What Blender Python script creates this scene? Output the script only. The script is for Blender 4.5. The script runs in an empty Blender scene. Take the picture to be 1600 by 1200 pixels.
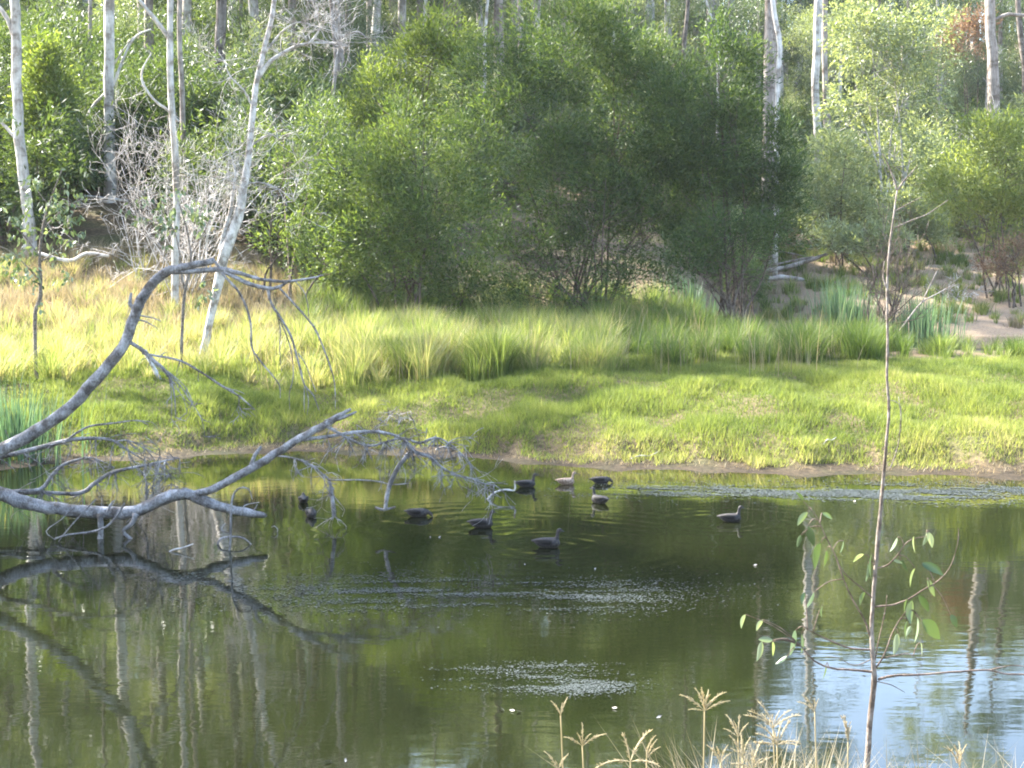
import bpy, bmesh, math, random
import numpy as np
from mathutils import Vector, Matrix, Quaternion

sc = bpy.context.scene
COL = sc.collection
R = math.radians

# ------------------------------------------------------------------ camera
F, CH, Y0 = 2400.0, 4.6, 400.0            # focal length in photo pixels, eye height over the water, horizon row
PITCH = math.atan((600 - Y0) / F)
cam = bpy.data.cameras.new('camera')
cam.sensor_width = 36.0
cam.lens = F / 1600 * 36.0
cam.clip_start, cam.clip_end = 0.1, 5000
camo = bpy.data.objects.new('camera', cam)
COL.objects.link(camo)
camo.location = (0, 0, CH)
camo.rotation_euler = (R(90) - PITCH, 0, 0)
sc.camera = camo

# ------------------------------------------------------------------ sky, sun, exposure
SUN_EL, SUN_AZ = R(40), (-0.872, 0.490)     # the sun stands to the left and a little beyond the pond
wd = bpy.data.worlds.new('World'); sc.world = wd; wd.use_nodes = True
nt = wd.node_tree; nt.nodes.clear()
sky = nt.nodes.new('ShaderNodeTexSky'); sky.sky_type = 'NISHITA'; sky.sun_disc = False
sky.sun_elevation = SUN_EL
sky.sun_rotation = math.atan2(SUN_AZ[0], SUN_AZ[1])
sky.dust_density = 1.6
bg = nt.nodes.new('ShaderNodeBackground'); bg.inputs['Strength'].default_value = 0.14
wo = nt.nodes.new('ShaderNodeOutputWorld')
nt.links.new(sky.outputs[0], bg.inputs[0]); nt.links.new(bg.outputs[0], wo.inputs[0])
sl = bpy.data.lights.new('sun', 'SUN'); sl.energy = 5.0; sl.angle = R(0.55); sl.color = (1.0, 0.95, 0.87)
so = bpy.data.objects.new('sun', sl); COL.objects.link(so)
sdir = Vector((SUN_AZ[0] * math.cos(SUN_EL), SUN_AZ[1] * math.cos(SUN_EL), math.sin(SUN_EL)))
so.rotation_euler = sdir.to_track_quat('Z', 'Y').to_euler()
so.location = (-40, 30, 60)
sc.view_settings.view_transform = 'Standard'; sc.view_settings.look = 'None'
sc.view_settings.exposure = 2.75; sc.view_settings.gamma = 1.0
sc.render.engine = 'CYCLES'
cy = sc.cycles
cy.max_bounces = 7; cy.diffuse_bounces = 3; cy.glossy_bounces = 3; cy.transmission_bounces = 3
cy.transparent_max_bounces = 4; cy.caustics_reflective = False; cy.caustics_refractive = False
cy.use_denoising = True; cy.filter_width = 1.9; cy.sample_clamp_indirect = 6

# ------------------------------------------------------------------ helpers
def P(x, y, D):
    """photo pixel at ground distance D -> world point"""
    c, s = math.cos(PITCH), math.sin(PITCH)
    a, b = (x - 800) / F, (600 - y) / F
    t = D / (c + b * s)
    return Vector((a * t, D, CH + t * (-s + b * c)))

def water_at(x, y):
    c, s = math.cos(PITCH), math.sin(PITCH)
    b = (600 - y) / F
    t = CH / (s - b * c)
    return Vector(((x - 800) / F * t, t * (c + b * s), 0))

def link(o, parent=None):
    COL.objects.link(o)
    if parent is not None: o.parent = parent
    return o

def tag(o, label=None, cat=None, group=None, kind=None):
    if label: o['label'] = label
    if cat: o['category'] = cat
    if group: o['group'] = group
    if kind: o['kind'] = kind
    return o

def empty(name, loc, label, cat, group=None):
    o = bpy.data.objects.new(name, None); o.location = loc; o.empty_display_size = 0.2
    link(o); return tag(o, label, cat, group)

def mesh_np(name, V, F_, mat, tint=None, smooth=False):
    V = np.asarray(V, np.float32).reshape(-1, 3); F_ = np.asarray(F_, np.int32)
    m, k = F_.shape
    me = bpy.data.meshes.new(name)
    me.vertices.add(len(V)); me.vertices.foreach_set('co', V.ravel())
    me.loops.add(m * k); me.loops.foreach_set('vertex_index', F_.ravel())
    me.polygons.add(m)
    me.polygons.foreach_set('loop_start', np.arange(0, m * k, k, dtype=np.int32))
    me.polygons.foreach_set('loop_total', np.full(m, k, np.int32))
    if smooth: me.polygons.foreach_set('use_smooth', np.ones(m, bool))
    me.update(calc_edges=True)
    if tint is not None:
        at = me.attributes.new('tint', 'FLOAT', 'POINT'); at.data.foreach_set('value', np.asarray(tint, np.float32))
    if mat is not None: me.materials.append(mat)
    return me

def obj(name, me, parent=None, loc=None):
    o = bpy.data.objects.new(name, me)
    if loc is not None: o.location = loc
    return link(o, parent)

class MB:
    def __init__(s): s.V = []; s.Fc = []; s.n = 0
    def add(s, V, Fc):
        s.V.append(np.asarray(V, float)); s.Fc.append(np.asarray(Fc, int) + s.n); s.n += len(V)
    def tube(s, pts, rad, sides=7, sub=3, wob=0.0, rng=None):
        pts = np.array([list(p) for p in pts], float); rad = np.array(rad, float)
        if sub > 1 and len(pts) > 2: pts, rad = catmull(pts, rad, sub)
        if wob and rng is not None:
            j = rng.normal(0, 1, pts.shape) * rad[:, None] * wob; j[0] = 0; pts = pts + j
        n = len(pts)
        T = np.gradient(pts, axis=0); T /= np.linalg.norm(T, axis=1)[:, None] + 1e-9
        a = np.array([0, 0, 1.0]) if abs(T[0][2]) < 0.9 else np.array([1.0, 0, 0])
        N = np.cross(T[0], a); N /= np.linalg.norm(N)
        ang = np.arange(sides) * 2 * math.pi / sides
        V = []
        for i in range(n):
            N = N - T[i] * np.dot(N, T[i]); N /= np.linalg.norm(N) + 1e-9
            B = np.cross(T[i], N)
            r = rad[i]
            if wob and rng is not None: rr = r * (1 + rng.normal(0, 0.06, sides))
            else: rr = np.full(sides, r)
            V.append(pts[i] + (np.cos(ang) * rr)[:, None] * N + (np.sin(ang) * rr)[:, None] * B)
        V.append(pts[-1:] + T[-1] * rad[-1] * 0.6); V.append(pts[:1] - T[0] * rad[0] * 0.2)
        V = np.concatenate(V)
        Fc = []
        for i in range(n - 1):
            for k in range(sides):
                k2 = (k + 1) % sides
                Fc.append((i * sides + k, i * sides + k2, (i + 1) * sides + k2, (i + 1) * sides + k))
        e, b0 = n * sides, n * sides + 1
        for k in range(sides):
            k2 = (k + 1) % sides
            Fc.append(((n - 1) * sides + k, (n - 1) * sides + k2, e, e)); Fc.append((k2, k, b0, b0))
        s.add(V, Fc)
    def mesh(s, name, mat, smooth=True):
        V = np.concatenate(s.V); Fc = np.concatenate(s.Fc)
        me = bpy.data.meshes.new(name)
        me.from_pydata(V.tolist(), [], [tuple(f) if f[2] != f[3] else tuple(f[:3]) for f in Fc.tolist()])
        if smooth: me.polygons.foreach_set('use_smooth', np.ones(len(me.polygons), bool))
        if mat: me.materials.append(mat)
        return me

def catmull(pts, rad, sub):
    n = len(pts); outp, outr = [], []
    for i in range(n - 1):
        p0, p1, p2, p3 = pts[max(i - 1, 0)], pts[i], pts[i + 1], pts[min(i + 2, n - 1)]
        for j in range(sub):
            t = j / sub
            outp.append(0.5 * ((2 * p1) + (-p0 + p2) * t + (2 * p0 - 5 * p1 + 4 * p2 - p3) * t * t + (-p0 + 3 * p1 - 3 * p2 + p3) * t ** 3))
            outr.append(rad[i] * (1 - t) + rad[i + 1] * t)
    outp.append(pts[-1]); outr.append(rad[-1])
    return np.array(outp), np.array(outr)

def unit(v): return v / (np.linalg.norm(v, axis=-1, keepdims=True) + 1e-9)

def leaf_quads(pos, dirs, L, W, rng, fold=0.0):
    """diamond leaves: one quad each"""
    n = len(pos); d = unit(dirs)
    s = unit(np.cross(d, rng.normal(0, 1, (n, 3))))
    L = np.broadcast_to(L, n)[:, None]; W = np.broadcast_to(W, n)[:, None]
    mid = pos + d * L * 0.45
    V = np.stack([pos, mid + s * W * .5, pos + d * L, mid - s * W * .5], 1).reshape(-1, 3)
    Fq = np.arange(4 * n).reshape(n, 4)
    return V, Fq

# ------------------------------------------------------------------ materials
def nodes(name):
    m = bpy.data.materials.new(name); m.use_nodes = True
    t = m.node_tree; t.nodes.clear()
    o = t.nodes.new('ShaderNodeOutputMaterial')
    return m, t, o

def ramp(t, stops):
    r = t.nodes.new('ShaderNodeValToRGB')
    el = r.color_ramp.elements
    while len(el) < len(stops): el.new(0.5)
    for e, (p, c) in zip(el, stops): e.position = p; e.color = (*c, 1)
    return r

def leaf_mat(name, stops, trans=0.4, rough=0.5, spec=0.3, tcol=None):
    m, t, o = nodes(name)
    a = t.nodes.new('ShaderNodeAttribute'); a.attribute_name = 'tint'
    oi = t.nodes.new('ShaderNodeObjectInfo')
    ad = t.nodes.new('ShaderNodeMath'); ad.operation = 'MULTIPLY_ADD'; ad.inputs[1].default_value = 0.16
    t.links.new(oi.outputs['Random'], ad.inputs[0]); t.links.new(a.outputs['Fac'], ad.inputs[2])
    sb = t.nodes.new('ShaderNodeMath'); sb.operation = 'SUBTRACT'; sb.inputs[1].default_value = 0.08
    t.links.new(ad.outputs[0], sb.inputs[0])
    r = ramp(t, stops); t.links.new(sb.outputs[0], r.inputs[0])
    p = t.nodes.new('ShaderNodeBsdfPrincipled'); p.inputs['Roughness'].default_value = rough
    p.inputs['Specular IOR Level'].default_value = spec
    t.links.new(r.outputs[0], p.inputs['Base Color'])
    tr = t.nodes.new('ShaderNodeBsdfTranslucent')
    mx = t.nodes.new('ShaderNodeMix'); mx.data_type = 'RGBA'; mx.blend_type = 'MULTIPLY'; mx.inputs[0].default_value = 1.0
    t.links.new(r.outputs[0], mx.inputs[6]); mx.inputs[7].default_value = (*(tcol or (1.5, 1.45, 0.55)), 1)
    t.links.new(mx.outputs[2], tr.inputs[0])
    s = t.nodes.new('ShaderNodeMixShader'); s.inputs[0].default_value = trans
    t.links.new(p.outputs[0], s.inputs[1]); t.links.new(tr.outputs[0], s.inputs[2]); t.links.new(s.outputs[0], o.inputs[0])
    return m

def bark_mat(name, c1, c2, c3, scale=3.0, stretch=0.18, rough=0.85, bump=0.4):
    m, t, o = nodes(name)
    tc = t.nodes.new('ShaderNodeTexCoord'); mp = t.nodes.new('ShaderNodeMapping')
    mp.inputs['Scale'].default_value = (1, 1, stretch)
    t.links.new(tc.outputs['Object'], mp.inputs[0])
    n1 = t.nodes.new('ShaderNodeTexNoise'); n1.inputs['Scale'].default_value = scale; n1.inputs['Detail'].default_value = 6
    n2 = t.nodes.new('ShaderNodeTexNoise'); n2.inputs['Scale'].default_value = scale * 7; n2.inputs['Detail'].default_value = 5
    t.links.new(mp.outputs[0], n1.inputs[0]); t.links.new(mp.outputs[0], n2.inputs[0])
    r = ramp(t, [(0.32, c1), (0.5, c2), (0.68, c3)])
    mx = t.nodes.new('ShaderNodeMath'); mx.operation = 'MULTIPLY_ADD'; mx.inputs[1].default_value = 0.45
    t.links.new(n2.outputs[0], mx.inputs[0]); 
    m2 = t.nodes.new('ShaderNodeMath'); m2.operation = 'MULTIPLY'; m2.inputs[1].default_value = 0.6
    t.links.new(n1.outputs[0], m2.inputs[0]); t.links.new(m2.outputs[0], mx.inputs[2])
    t.links.new(mx.outputs[0], r.inputs[0])
    p = t.nodes.new('ShaderNodeBsdfPrincipled'); p.inputs['Roughness'].default_value = rough
    p.inputs['Specular IOR Level'].default_value = 0.25
    n3 = t.nodes.new('ShaderNodeTexNoise'); n3.inputs['Scale'].default_value = scale * .8; n3.inputs['Detail'].default_value = 7; n3.inputs['Roughness'].default_value = .65
    t.links.new(tc.outputs['Object'], n3.inputs[0])
    r3 = ramp(t, [(.40, (.42, .38, .34)), (.50, (.85, .84, .83)), (.62, (1.12, 1.12, 1.12))]); t.links.new(n3.outputs[0], r3.inputs[0])
    pm = t.nodes.new('ShaderNodeMix'); pm.data_type = 'RGBA'; pm.blend_type = 'MULTIPLY'; pm.inputs[0].default_value = 1
    t.links.new(r.outputs[0], pm.inputs[6]); t.links.new(r3.outputs[0], pm.inputs[7]); t.links.new(pm.outputs[2], p.inputs['Base Color'])
    b = t.nodes.new('ShaderNodeBump'); b.inputs['Strength'].default_value = bump; b.inputs['Distance'].default_value = 0.03
    t.links.new(n2.outputs[0], b.inputs['Height']); t.links.new(b.outputs[0], p.inputs['Normal'])
    t.links.new(p.outputs[0], o.inputs[0])
    return m

M = {}
M['gum_leaf'] = leaf_mat('gum_leaf', [(0, (.035, .06, .03)), (.5, (.075, .11, .055)), (1, (.14, .18, .10))], .38, .42, .5)
M['pale_leaf'] = leaf_mat('pale_leaf', [(0, (.13, .17, .085)), (.5, (.23, .27, .15)), (1, (.34, .38, .25))], .42, .45, .4)
M['wattle'] = leaf_mat('wattle_leaf', [(0, (.035, .065, .022)), (.5, (.075, .12, .038)), (1, (.14, .19, .065))], .42, .5, .3)
M['wattle_yellow'] = leaf_mat('wattle_yellow', [(0, (.085, .125, .032)), (.5, (.165, .215, .06)), (1, (.25, .29, .095))], .45, .5, .3)
M['under'] = leaf_mat('under_leaf', [(0, (.03, .052, .022)), (.5, (.06, .095, .035)), (1, (.12, .16, .06))], .4, .5, .3)
M['sapling_leaf'] = leaf_mat('sapling_leaf', [(0, (.035, .065, .028)), (.5, (.075, .115, .055)), (1, (.24, .29, .20))], .3, .33, .6)
M['dry_leaf'] = leaf_mat('dry_leaf', [(0, (.12, .07, .04)), (.5, (.22, .13, .08)), (1, (.32, .22, .14))], .3, .7, .2, (1.2, 1.1, .8))
M['grass_short'] = leaf_mat('grass_short', [(0, (.065, .10, .024)), (.45, (.16, .20, .05)), (.8, (.27, .285, .085)), (1, (.35, .31, .16))], .5, .6, .2, (1.25, 1.25, .8))
M['grass_tall'] = leaf_mat('grass_tall', [(0, (.06, .10, .024)), (.45, (.15, .20, .055)), (.8, (.27, .29, .11)), (1, (.38, .33, .18))], .5, .55, .25, (1.3, 1.28, .75))
M['grass_dry'] = leaf_mat('grass_dry', [(0, (.12, .11, .06)), (.5, (.22, .19, .125)), (1, (.36, .315, .225))], .4, .7, .2, (1.3, 1.15, .8))
M['reed'] = leaf_mat('reed', [(0, (.05, .10, .055)), (.5, (.11, .18, .105)), (.9, (.20, .26, .16)), (1, (.30, .26, .14))], .4, .45, .4, (1.2, 1.3, .8))
M['seed'] = leaf_mat('seed_head', [(0, (.36, .30, .17)), (1, (.60, .52, .36))], .35, .7, .2, (1.2, 1.1, .7))
M['gum_bark'] = bark_mat('gum_bark', (.25, .22, .195), (.48, .45, .41), (.66, .63, .59), 1.8, .14)
M['dark_bark'] = bark_mat('dark_bark', (.06, .05, .045), (.14, .12, .105), (.26, .23, .20), 3, .12, .95, .8)
M['grey_bark'] = bark_mat('grey_bark', (.14, .115, .10), (.27, .23, .20), (.42, .38, .34), 2, .14, .9, .6)
M['dead_wood'] = bark_mat('dead_wood', (.28, .26, .24), (.50, .47, .44), (.68, .65, .62), 5, .3)
M['fallen_wood'] = bark_mat('fallen_wood', (.085, .08, .077), (.235, .222, .215), (.44, .425, .415), 6, .6, .85, 1.0)
M['twig'] = bark_mat('twig', (.07, .05, .04), (.14, .10, .08), (.22, .17, .13), 20, .5)
M['brown_stem'] = bark_mat('brown_stem', (.06, .045, .035), (.12, .09, .07), (.20, .16, .13), 8, .3)
M['sapling_bark'] = bark_mat('sapling_bark', (.11, .085, .065), (.21, .175, .145), (.34, .30, .26), 22, .25)

# ------------------------------------------------------------------ terrain
def smooth(e0, e1, x):
    t = np.clip((x - e0) / (e1 - e0), 0, 1); return t * t * (3 - 2 * t)

def shore(u):
    return np.interp(u, [-.5, -.36, -.30, -.23, -.125, 0, .083, .167, .33, .5], [26, 31.5, 33.8, 34.8, 36.0, 34.2, 32.7, 32.3, 31.7, 31])

def ground(X, Y):
    X = np.asarray(X, float); Y = np.asarray(Y, float)
    u = np.clip(X / np.maximum(Y, 2.0), -.6, .6)
    Yw = Y + 0.22 * np.sin(X * 1.3) + 0.16 * np.sin(X * 3.1 + 1) + .10 * np.sin(X * 6.3)
    s = Yw - shore(u)
    zs = np.interp(s, [-9, -1.6, 0, .5, 1.0, 1.5, 3, 5, 7, 13], [-1, -.25, 0, .06, .15, .46, .76, 1.08, 1.33, 1.5])
    zn = np.interp(Y, [-60, -20, 0, 3, 4, 5.6, 8, 11, 12.6, 14.5, 20], [3.2, 3.2, 3.0, 2.9, 2.72, 2.3, 1.5, .5, 0, -.5, -1])
    Ya = np.array([47, 50, 54, 58, 62, 66, 70, 75, 80, 85, 95, 110, 130, 160, 200, 260, 400, 3000.])
    pl = np.interp(Y, Ya, [1.5, 1.8, 2.4, 3.2, 4.2, 5.2, 6.5, 8.0, 9.3, 10.6, 13, 17, 22, 30, 40, 52, 60, 60]) - 1.5
    pc = np.interp(Y, Ya, [1.5, 1.55, 1.65, 1.85, 2.2, 2.9, 3.6, 4.6, 5.7, 7, 9.6, 13, 18, 27, 38, 50, 60, 60]) - 1.5
    pr = np.interp(Y, Ya, [1.5, 1.45, 1.3, 1.1, .85, .45, .4, .55, 1.5, 2.5, 4.6, 7.4, 11.5, 18, 26, 38, 60, 60]) - 1.5
    wl = smooth(-.05, -.17, u) if False else 1 - smooth(-.19, -.06, u)
    wr = smooth(.09, .17, u)
    p = pc * (1 - wl) * (1 - wr) + pl * wl + pr * wr
    z = np.where(Y < 22, np.where(Y < 14.5, zn, -1.0), zs + p)
    side = np.minimum(np.maximum((-X - 13.0) * .28, (X - 26) * .25), 1.3)
    side = side * (1 - smooth(38, 46, Y)) + -9 * smooth(38, 46, Y)
    z = np.where((Y > 8) & (Y < 46), np.maximum(z, side), z)
    h = np.clip((z - .3) * .5, 0, 1)
    z = z + h * (.05 * np.sin(X * .9 + Y * .4) + .06 * np.sin(X * .37 - Y * .61 + 2) + .03 * np.sin(2.3 * X + 1.7 * Y))
    hum = smooth(1.2, 2.4, s) * (1 - smooth(8, 12, s)) * np.where(Y > 22, 1, 0)
    z = z + hum * (.12 * np.sin(X * 1.1 + .6 * np.sin(Y * .9)) * np.sin(Y * 1.25 + .5 * np.sin(X * .7)) + .05 * np.sin(X * .45 + 1.3) * np.sin(Y * .8 + X * .3))
    return z

def gz(x, y): return float(ground(x, y))

def on_ground(x, D, dz=0.0):
    """world point on the ground for photo column x at distance D"""
    X = (x - 800) / F * D
    return Vector((X, D, gz(X, D) + dz))

def make_ground():
    xs = np.concatenate([np.linspace(-700, -300, 6), np.linspace(-260, -60, 26), np.arange(-58, -16, 1.0), np.arange(-16, 20, .3), np.arange(20, 60, 1.0), np.linspace(62, 260, 26), np.linspace(300, 700, 6)])
    ys = np.concatenate([np.linspace(-300, -20, 8), np.linspace(-15, 0, 6), np.arange(.5, 15, .4), np.arange(15, 30, 1.5), np.arange(30, 50, .22), np.arange(50, 96, .8), np.linspace(97, 280, 60), np.linspace(300, 800, 10)])
    X, Y = np.meshgrid(xs, ys)
    Z = ground(X, Y)
    V = np.stack([X, Y, Z], -1).reshape(-1, 3)
    nx, ny = len(xs), len(ys)
    i = np.arange(ny - 1)[:, None] * nx + np.arange(nx - 1)[None, :]
    Fq = np.stack([i, i + 1, i + 1 + nx, i + nx], -1).reshape(-1, 4)
    m, t, o = nodes('ground_soil')
    g = t.nodes.new('ShaderNodeNewGeometry')
    n1 = t.nodes.new('ShaderNodeTexNoise'); n1.inputs['Scale'].default_value = .55; n1.inputs['Detail'].default_value = 8
    n2 = t.nodes.new('ShaderNodeTexNoise'); n2.inputs['Scale'].default_value = 9; n2.inputs['Detail'].default_value = 8; n2.inputs['Roughness'].default_value = .7
    for n in (n1, n2): t.links.new(g.outputs['Position'], n.inputs['Vector'])
    r1 = ramp(t, [(.3, (.07, .052, .03)), (.5, (.14, .105, .06)), (.7, (.09, .095, .035))])
    r2 = ramp(t, [(.3, (.45, .4, .36)), (.5, (.9, .9, .9)), (.72, (1.7, 1.55, 1.4))])
    t.links.new(n1.outputs[0], r1.inputs[0]); t.links.new(n2.outputs[0], r2.inputs[0])
    mx = t.nodes.new('ShaderNodeMix'); mx.data_type = 'RGBA'; mx.blend_type = 'MULTIPLY'; mx.inputs[0].default_value = 1
    t.links.new(r1.outputs[0], mx.inputs[6]); t.links.new(r2.outputs[0], mx.inputs[7])
    # bare pinkish earth round the back pool
    sp = t.nodes.new('ShaderNodeSeparateXYZ'); t.links.new(g.outputs['Position'], sp.inputs[0])
    mr = t.nodes.new('ShaderNodeMapRange'); mr.inputs[1].default_value = 12; mr.inputs[2].default_value = 20; t.links.new(sp.outputs[0], mr.inputs[0])
    m3 = t.nodes.new('ShaderNodeMapRange'); m3.inputs[1].default_value = 60; m3.inputs[2].default_value = 70; t.links.new(sp.outputs[1], m3.inputs[0])
    mm = t.nodes.new('ShaderNodeMath'); mm.operation = 'MULTIPLY'; t.links.new(mr.outputs[0], mm.inputs[0]); t.links.new(m3.outputs[0], mm.inputs[1])
    mx2 = t.nodes.new('ShaderNodeMix'); mx2.data_type = 'RGBA'; t.links.new(mm.outputs[0], mx2.inputs[0])
    t.links.new(mx.outputs[2], mx2.inputs[6])
    r3 = ramp(t, [(.35, (.20, .135, .085)), (.55, (.33, .245, .165)), (.7, (.25, .225, .11))]); t.links.new(n2.outputs[0], r3.inputs[0])
    t.links.new(r3.outputs[0], mx2.inputs[7])
    # wet mud at the waterline
    wz = t.nodes.new('ShaderNodeMath'); wz.operation = 'MULTIPLY_ADD'; wz.inputs[1].default_value = .25; t.links.new(n2.outputs[0], wz.inputs[0]); t.links.new(sp.outputs[2], wz.inputs[2])
    wt = t.nodes.new('ShaderNodeMapRange'); wt.inputs[1].default_value = .15; wt.inputs[2].default_value = .40; wt.inputs[3].default_value = .36; wt.inputs[4].default_value = 1.0; t.links.new(wz.outputs[0], wt.inputs[0])
    vm = t.nodes.new('ShaderNodeVectorMath'); vm.operation = 'SCALE'; t.links.new(mx2.outputs[2], vm.inputs[0]); t.links.new(wt.outputs[0], vm.inputs['Scale'])
    p = t.nodes.new('ShaderNodeBsdfPrincipled'); p.inputs['Roughness'].default_value = .9; p.inputs['Specular IOR Level'].default_value = .2
    t.links.new(vm.outputs[0], p.inputs['Base Color'])
    b = t.nodes.new('ShaderNodeBump'); b.inputs['Strength'].default_value = .7; b.inputs['Distance'].default_value = .08
    t.links.new(n2.outputs[0], b.inputs['Height']); t.links.new(b.outputs[0], p.inputs['Normal'])
    t.links.new(p.outputs[0], o.inputs[0])
    tag(obj('ground', mesh_np('ground', V, Fq, m, smooth=True)), kind='structure')

DUCK_SPOTS = [(757, 822), (858, 853), (1141, 813), (935, 785), (655, 806), (486, 806)]

def water_mat(name, rings=()):
    m, t, o = nodes(name)
    g = t.nodes.new('ShaderNodeNewGeometry')
    L = t.links
    def noise(scale, sx, sy, detail):
        mp = t.nodes.new('ShaderNodeMapping'); mp.inputs['Scale'].default_value = (sx, sy, 1)
        L.new(g.outputs['Position'], mp.inputs[0])
        n = t.nodes.new('ShaderNodeTexNoise'); n.inputs['Scale'].default_value = scale; n.inputs['Detail'].default_value = detail
        L.new(mp.outputs[0], n.inputs[0]); return n.outputs[0]
    def math_(op, a, b=None, c=None):
        q = t.nodes.new('ShaderNodeMath'); q.operation = op
        for i, v in enumerate((a, b, c)):
            if v is None: continue
            if isinstance(v, (int, float)): q.inputs[i].default_value = v
            else: L.new(v, q.inputs[i])
        return q.outputs[0]
    h = math_('MULTIPLY', noise(3.2, .45, 1.0, 2), 1.0)
    h = math_('MULTIPLY_ADD', noise(9, .4, 1.0, 2), .30, h)
    # calm and breezy areas
    area = noise(.16, .5, 1, 2)
    am = t.nodes.new('ShaderNodeMapRange'); am.inputs[1].default_value = .38; am.inputs[2].default_value = .66
    am.inputs[3].default_value = .45; am.inputs[4].default_value = 1.5
    L.new(area, am.inputs[0])
    h = math_('MULTIPLY', h, am.outputs[0])
    for (c, k, A, rng_) in rings:
        v = t.nodes.new('ShaderNodeVectorMath'); v.operation = 'DISTANCE'
        L.new(g.outputs['Position'], v.inputs[0]); v.inputs[1].default_value = (c.x, c.y, 0)
        d = v.outputs['Value']
        w = math_('SINE', math_('ADD', math_('MULTIPLY', d, k), math_('MULTIPLY', noise(1.1, 1, 1, 1), 5.0)))
        fall = math_('POWER', 2.718, math_('MULTIPLY', d, -1.0 / rng_))
        brk = t.nodes.new('ShaderNodeMapRange'); brk.inputs[1].default_value = .42; brk.inputs[2].default_value = .62; L.new(noise(.8, .7, 1.3, 2), brk.inputs[0])
        h = math_('MULTIPLY_ADD', math_('MULTIPLY', math_('MULTIPLY', w, fall), brk.outputs[0]), A, h)
    p = t.nodes.new('ShaderNodeBsdfPrincipled')
    r = ramp(t, [(.35, (.0055, .007, .002)), (.65, (.009, .011, .003))])
    L.new(noise(.35, 1, 1, 3), r.inputs[0]); L.new(r.outputs[0], p.inputs['Base Color'])
    p.inputs['Roughness'].default_value = .025; p.inputs['IOR'].default_value = 1.33
    p.inputs['Specular IOR Level'].default_value = 1.0
    b = t.nodes.new('ShaderNodeBump'); b.inputs['Strength'].default_value = 1.0; b.inputs['Distance'].default_value = .0020
    L.new(h, b.inputs['Height']); L.new(b.outputs[0], p.inputs['Normal'])
    L.new(p.outputs[0], o.inputs[0])
    return m

make_ground()
rings = [(water_at(x, y), 2 * math.pi / l, a, r) for x, y, l, a, r in [(757, 822, .46, 2.0, 1.5), (858, 853, .40, 2.2, 1.8), (1130, 815, .36, 1.4, 1.0), (655, 806, .5, 1.4, .9)]]
def sheet(name, x0, x1, y0, y1, z, mat):
    me = bpy.data.meshes.new(name); me.from_pydata([(x0, y0, z), (x1, y0, z), (x1, y1, z), (x0, y1, z)], [], [(0, 1, 2, 3)])
    me.materials.append(mat); return tag(obj(name, me), kind='structure')
sheet('pond_water', -30, 40, 10, 40, 0.0, water_mat('pond_water', rings))
sheet('back_pool_water', 6, 70, 61, 80, 0.66, water_mat('pool_water'))

# ------------------------------------------------------------------ grass
def blades(name, X, Y, Hh, W, lean, segs, mat, tint, rng, zoff=-.03, leandir=None):
    n = len(X); Z = ground(X, Y) + zoff
    base = np.stack([X, Y, Z], 1)
    a = rng.uniform(0, 2 * math.pi, n) if leandir is None else leandir
    ld = np.stack([np.cos(a), np.sin(a), np.zeros(n)], 1)
    b = a + math.pi / 2 + rng.normal(0, .5, n)
    sd = np.stack([np.cos(b), np.sin(b), np.zeros(n)], 1)
    rows = []
    for k in range(segs):
        f = k / segs
        c = base + np.array([0, 0, 1.0]) * (Hh * (f - .22 * lean * f * f))[:, None] + ld * (Hh * lean * f ** 1.9)[:, None]
        w = (W * (1 - .55 * f))[:, None] * .5
        rows += [c - sd * w, c + sd * w]
    tip = base + np.array([0, 0, 1.0]) * (Hh * (1 - .22 * lean))[:, None] + ld * (Hh * lean)[:, None]
    rows.append(tip)
    k = 2 * segs + 1
    V = np.stack(rows, 1).reshape(-1, 3)
    o = (np.arange(n) * k)[:, None]
    tris = []
    for s in range(segs - 1):
        q = 2 * s
        tris += [[q, q + 1, q + 3], [q, q + 3, q + 2]]
    q = 2 * (segs - 1); tris.append([q, q + 1, q + 2])
    Fc = (o[:, None, :] + np.array(tris)[None]).reshape(-1, 3)
    return mesh_np(name, V, Fc, mat, np.repeat(tint, k))

rng = np.random.default_rng(11)
def fnoise(X, Y, s, seed=0):
    r = np.random.default_rng(seed); v = 0
    for i in range(5):
        a = r.uniform(0, 6.28); f = s * (1.5 ** i); ph = r.uniform(0, 6.28)
        v = v + np.sin((X * math.cos(a) + Y * math.sin(a)) * f + ph) / (1.25 ** i)
    return v / 2.6

def fan(n, x0, x1, d0, d1):
    D = np.sqrt(rng.uniform(d0 ** 2, d1 ** 2, n)); x = rng.uniform(x0, x1, n)
    return (x - 800) / F * D, D

def short_grass():
    n = 400000
    X, Y = fan(n, -120, 1720, 32.5, 46)
    s = Y - shore(X / Y) + .22 * np.sin(X * 1.3)
    nn = fnoise(X, Y, .9, 3)
    u = X / Y
    start = .62 + .22 * nn + .3 * fnoise(X, Y, 3.5, 8)
    keep = (s > start) & (rng.random(n) < np.clip(.45 + (s - start) * 1.2, .2, 1))
    X, Y, s, nn = X[keep], Y[keep], s[keep], nn[keep]
    m2 = fnoise(X, Y, 2.1, 5)
    m4 = fnoise(X * .8, Y * 1.1, 1.3, 17)
    hh = (.17 + .11 * m2 + .11 * m4 + .06 * nn).clip(.10) * rng.uniform(.7, 1.4, len(X))
    dry = np.clip(1.15 - s * .48, 0, .85) * np.where(X > 1, 1, .4)
    tint = np.clip(.38 + .22 * fnoise(X, Y, .55, 29) + .12 * nn + .14 * m2 + .45 * dry + rng.normal(0, .14, len(X)), 0, 1)
    o = obj('short_grass', blades('short_grass', X, Y, hh, .020 * rng.uniform(.7, 1.4, len(X)), rng.uniform(.15, .9, len(X)), 1, M['grass_short'], tint, rng))
    tag(o, 'short bright green grass covering the far bank shelf', 'grass', kind='stuff')
short_grass()

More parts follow.
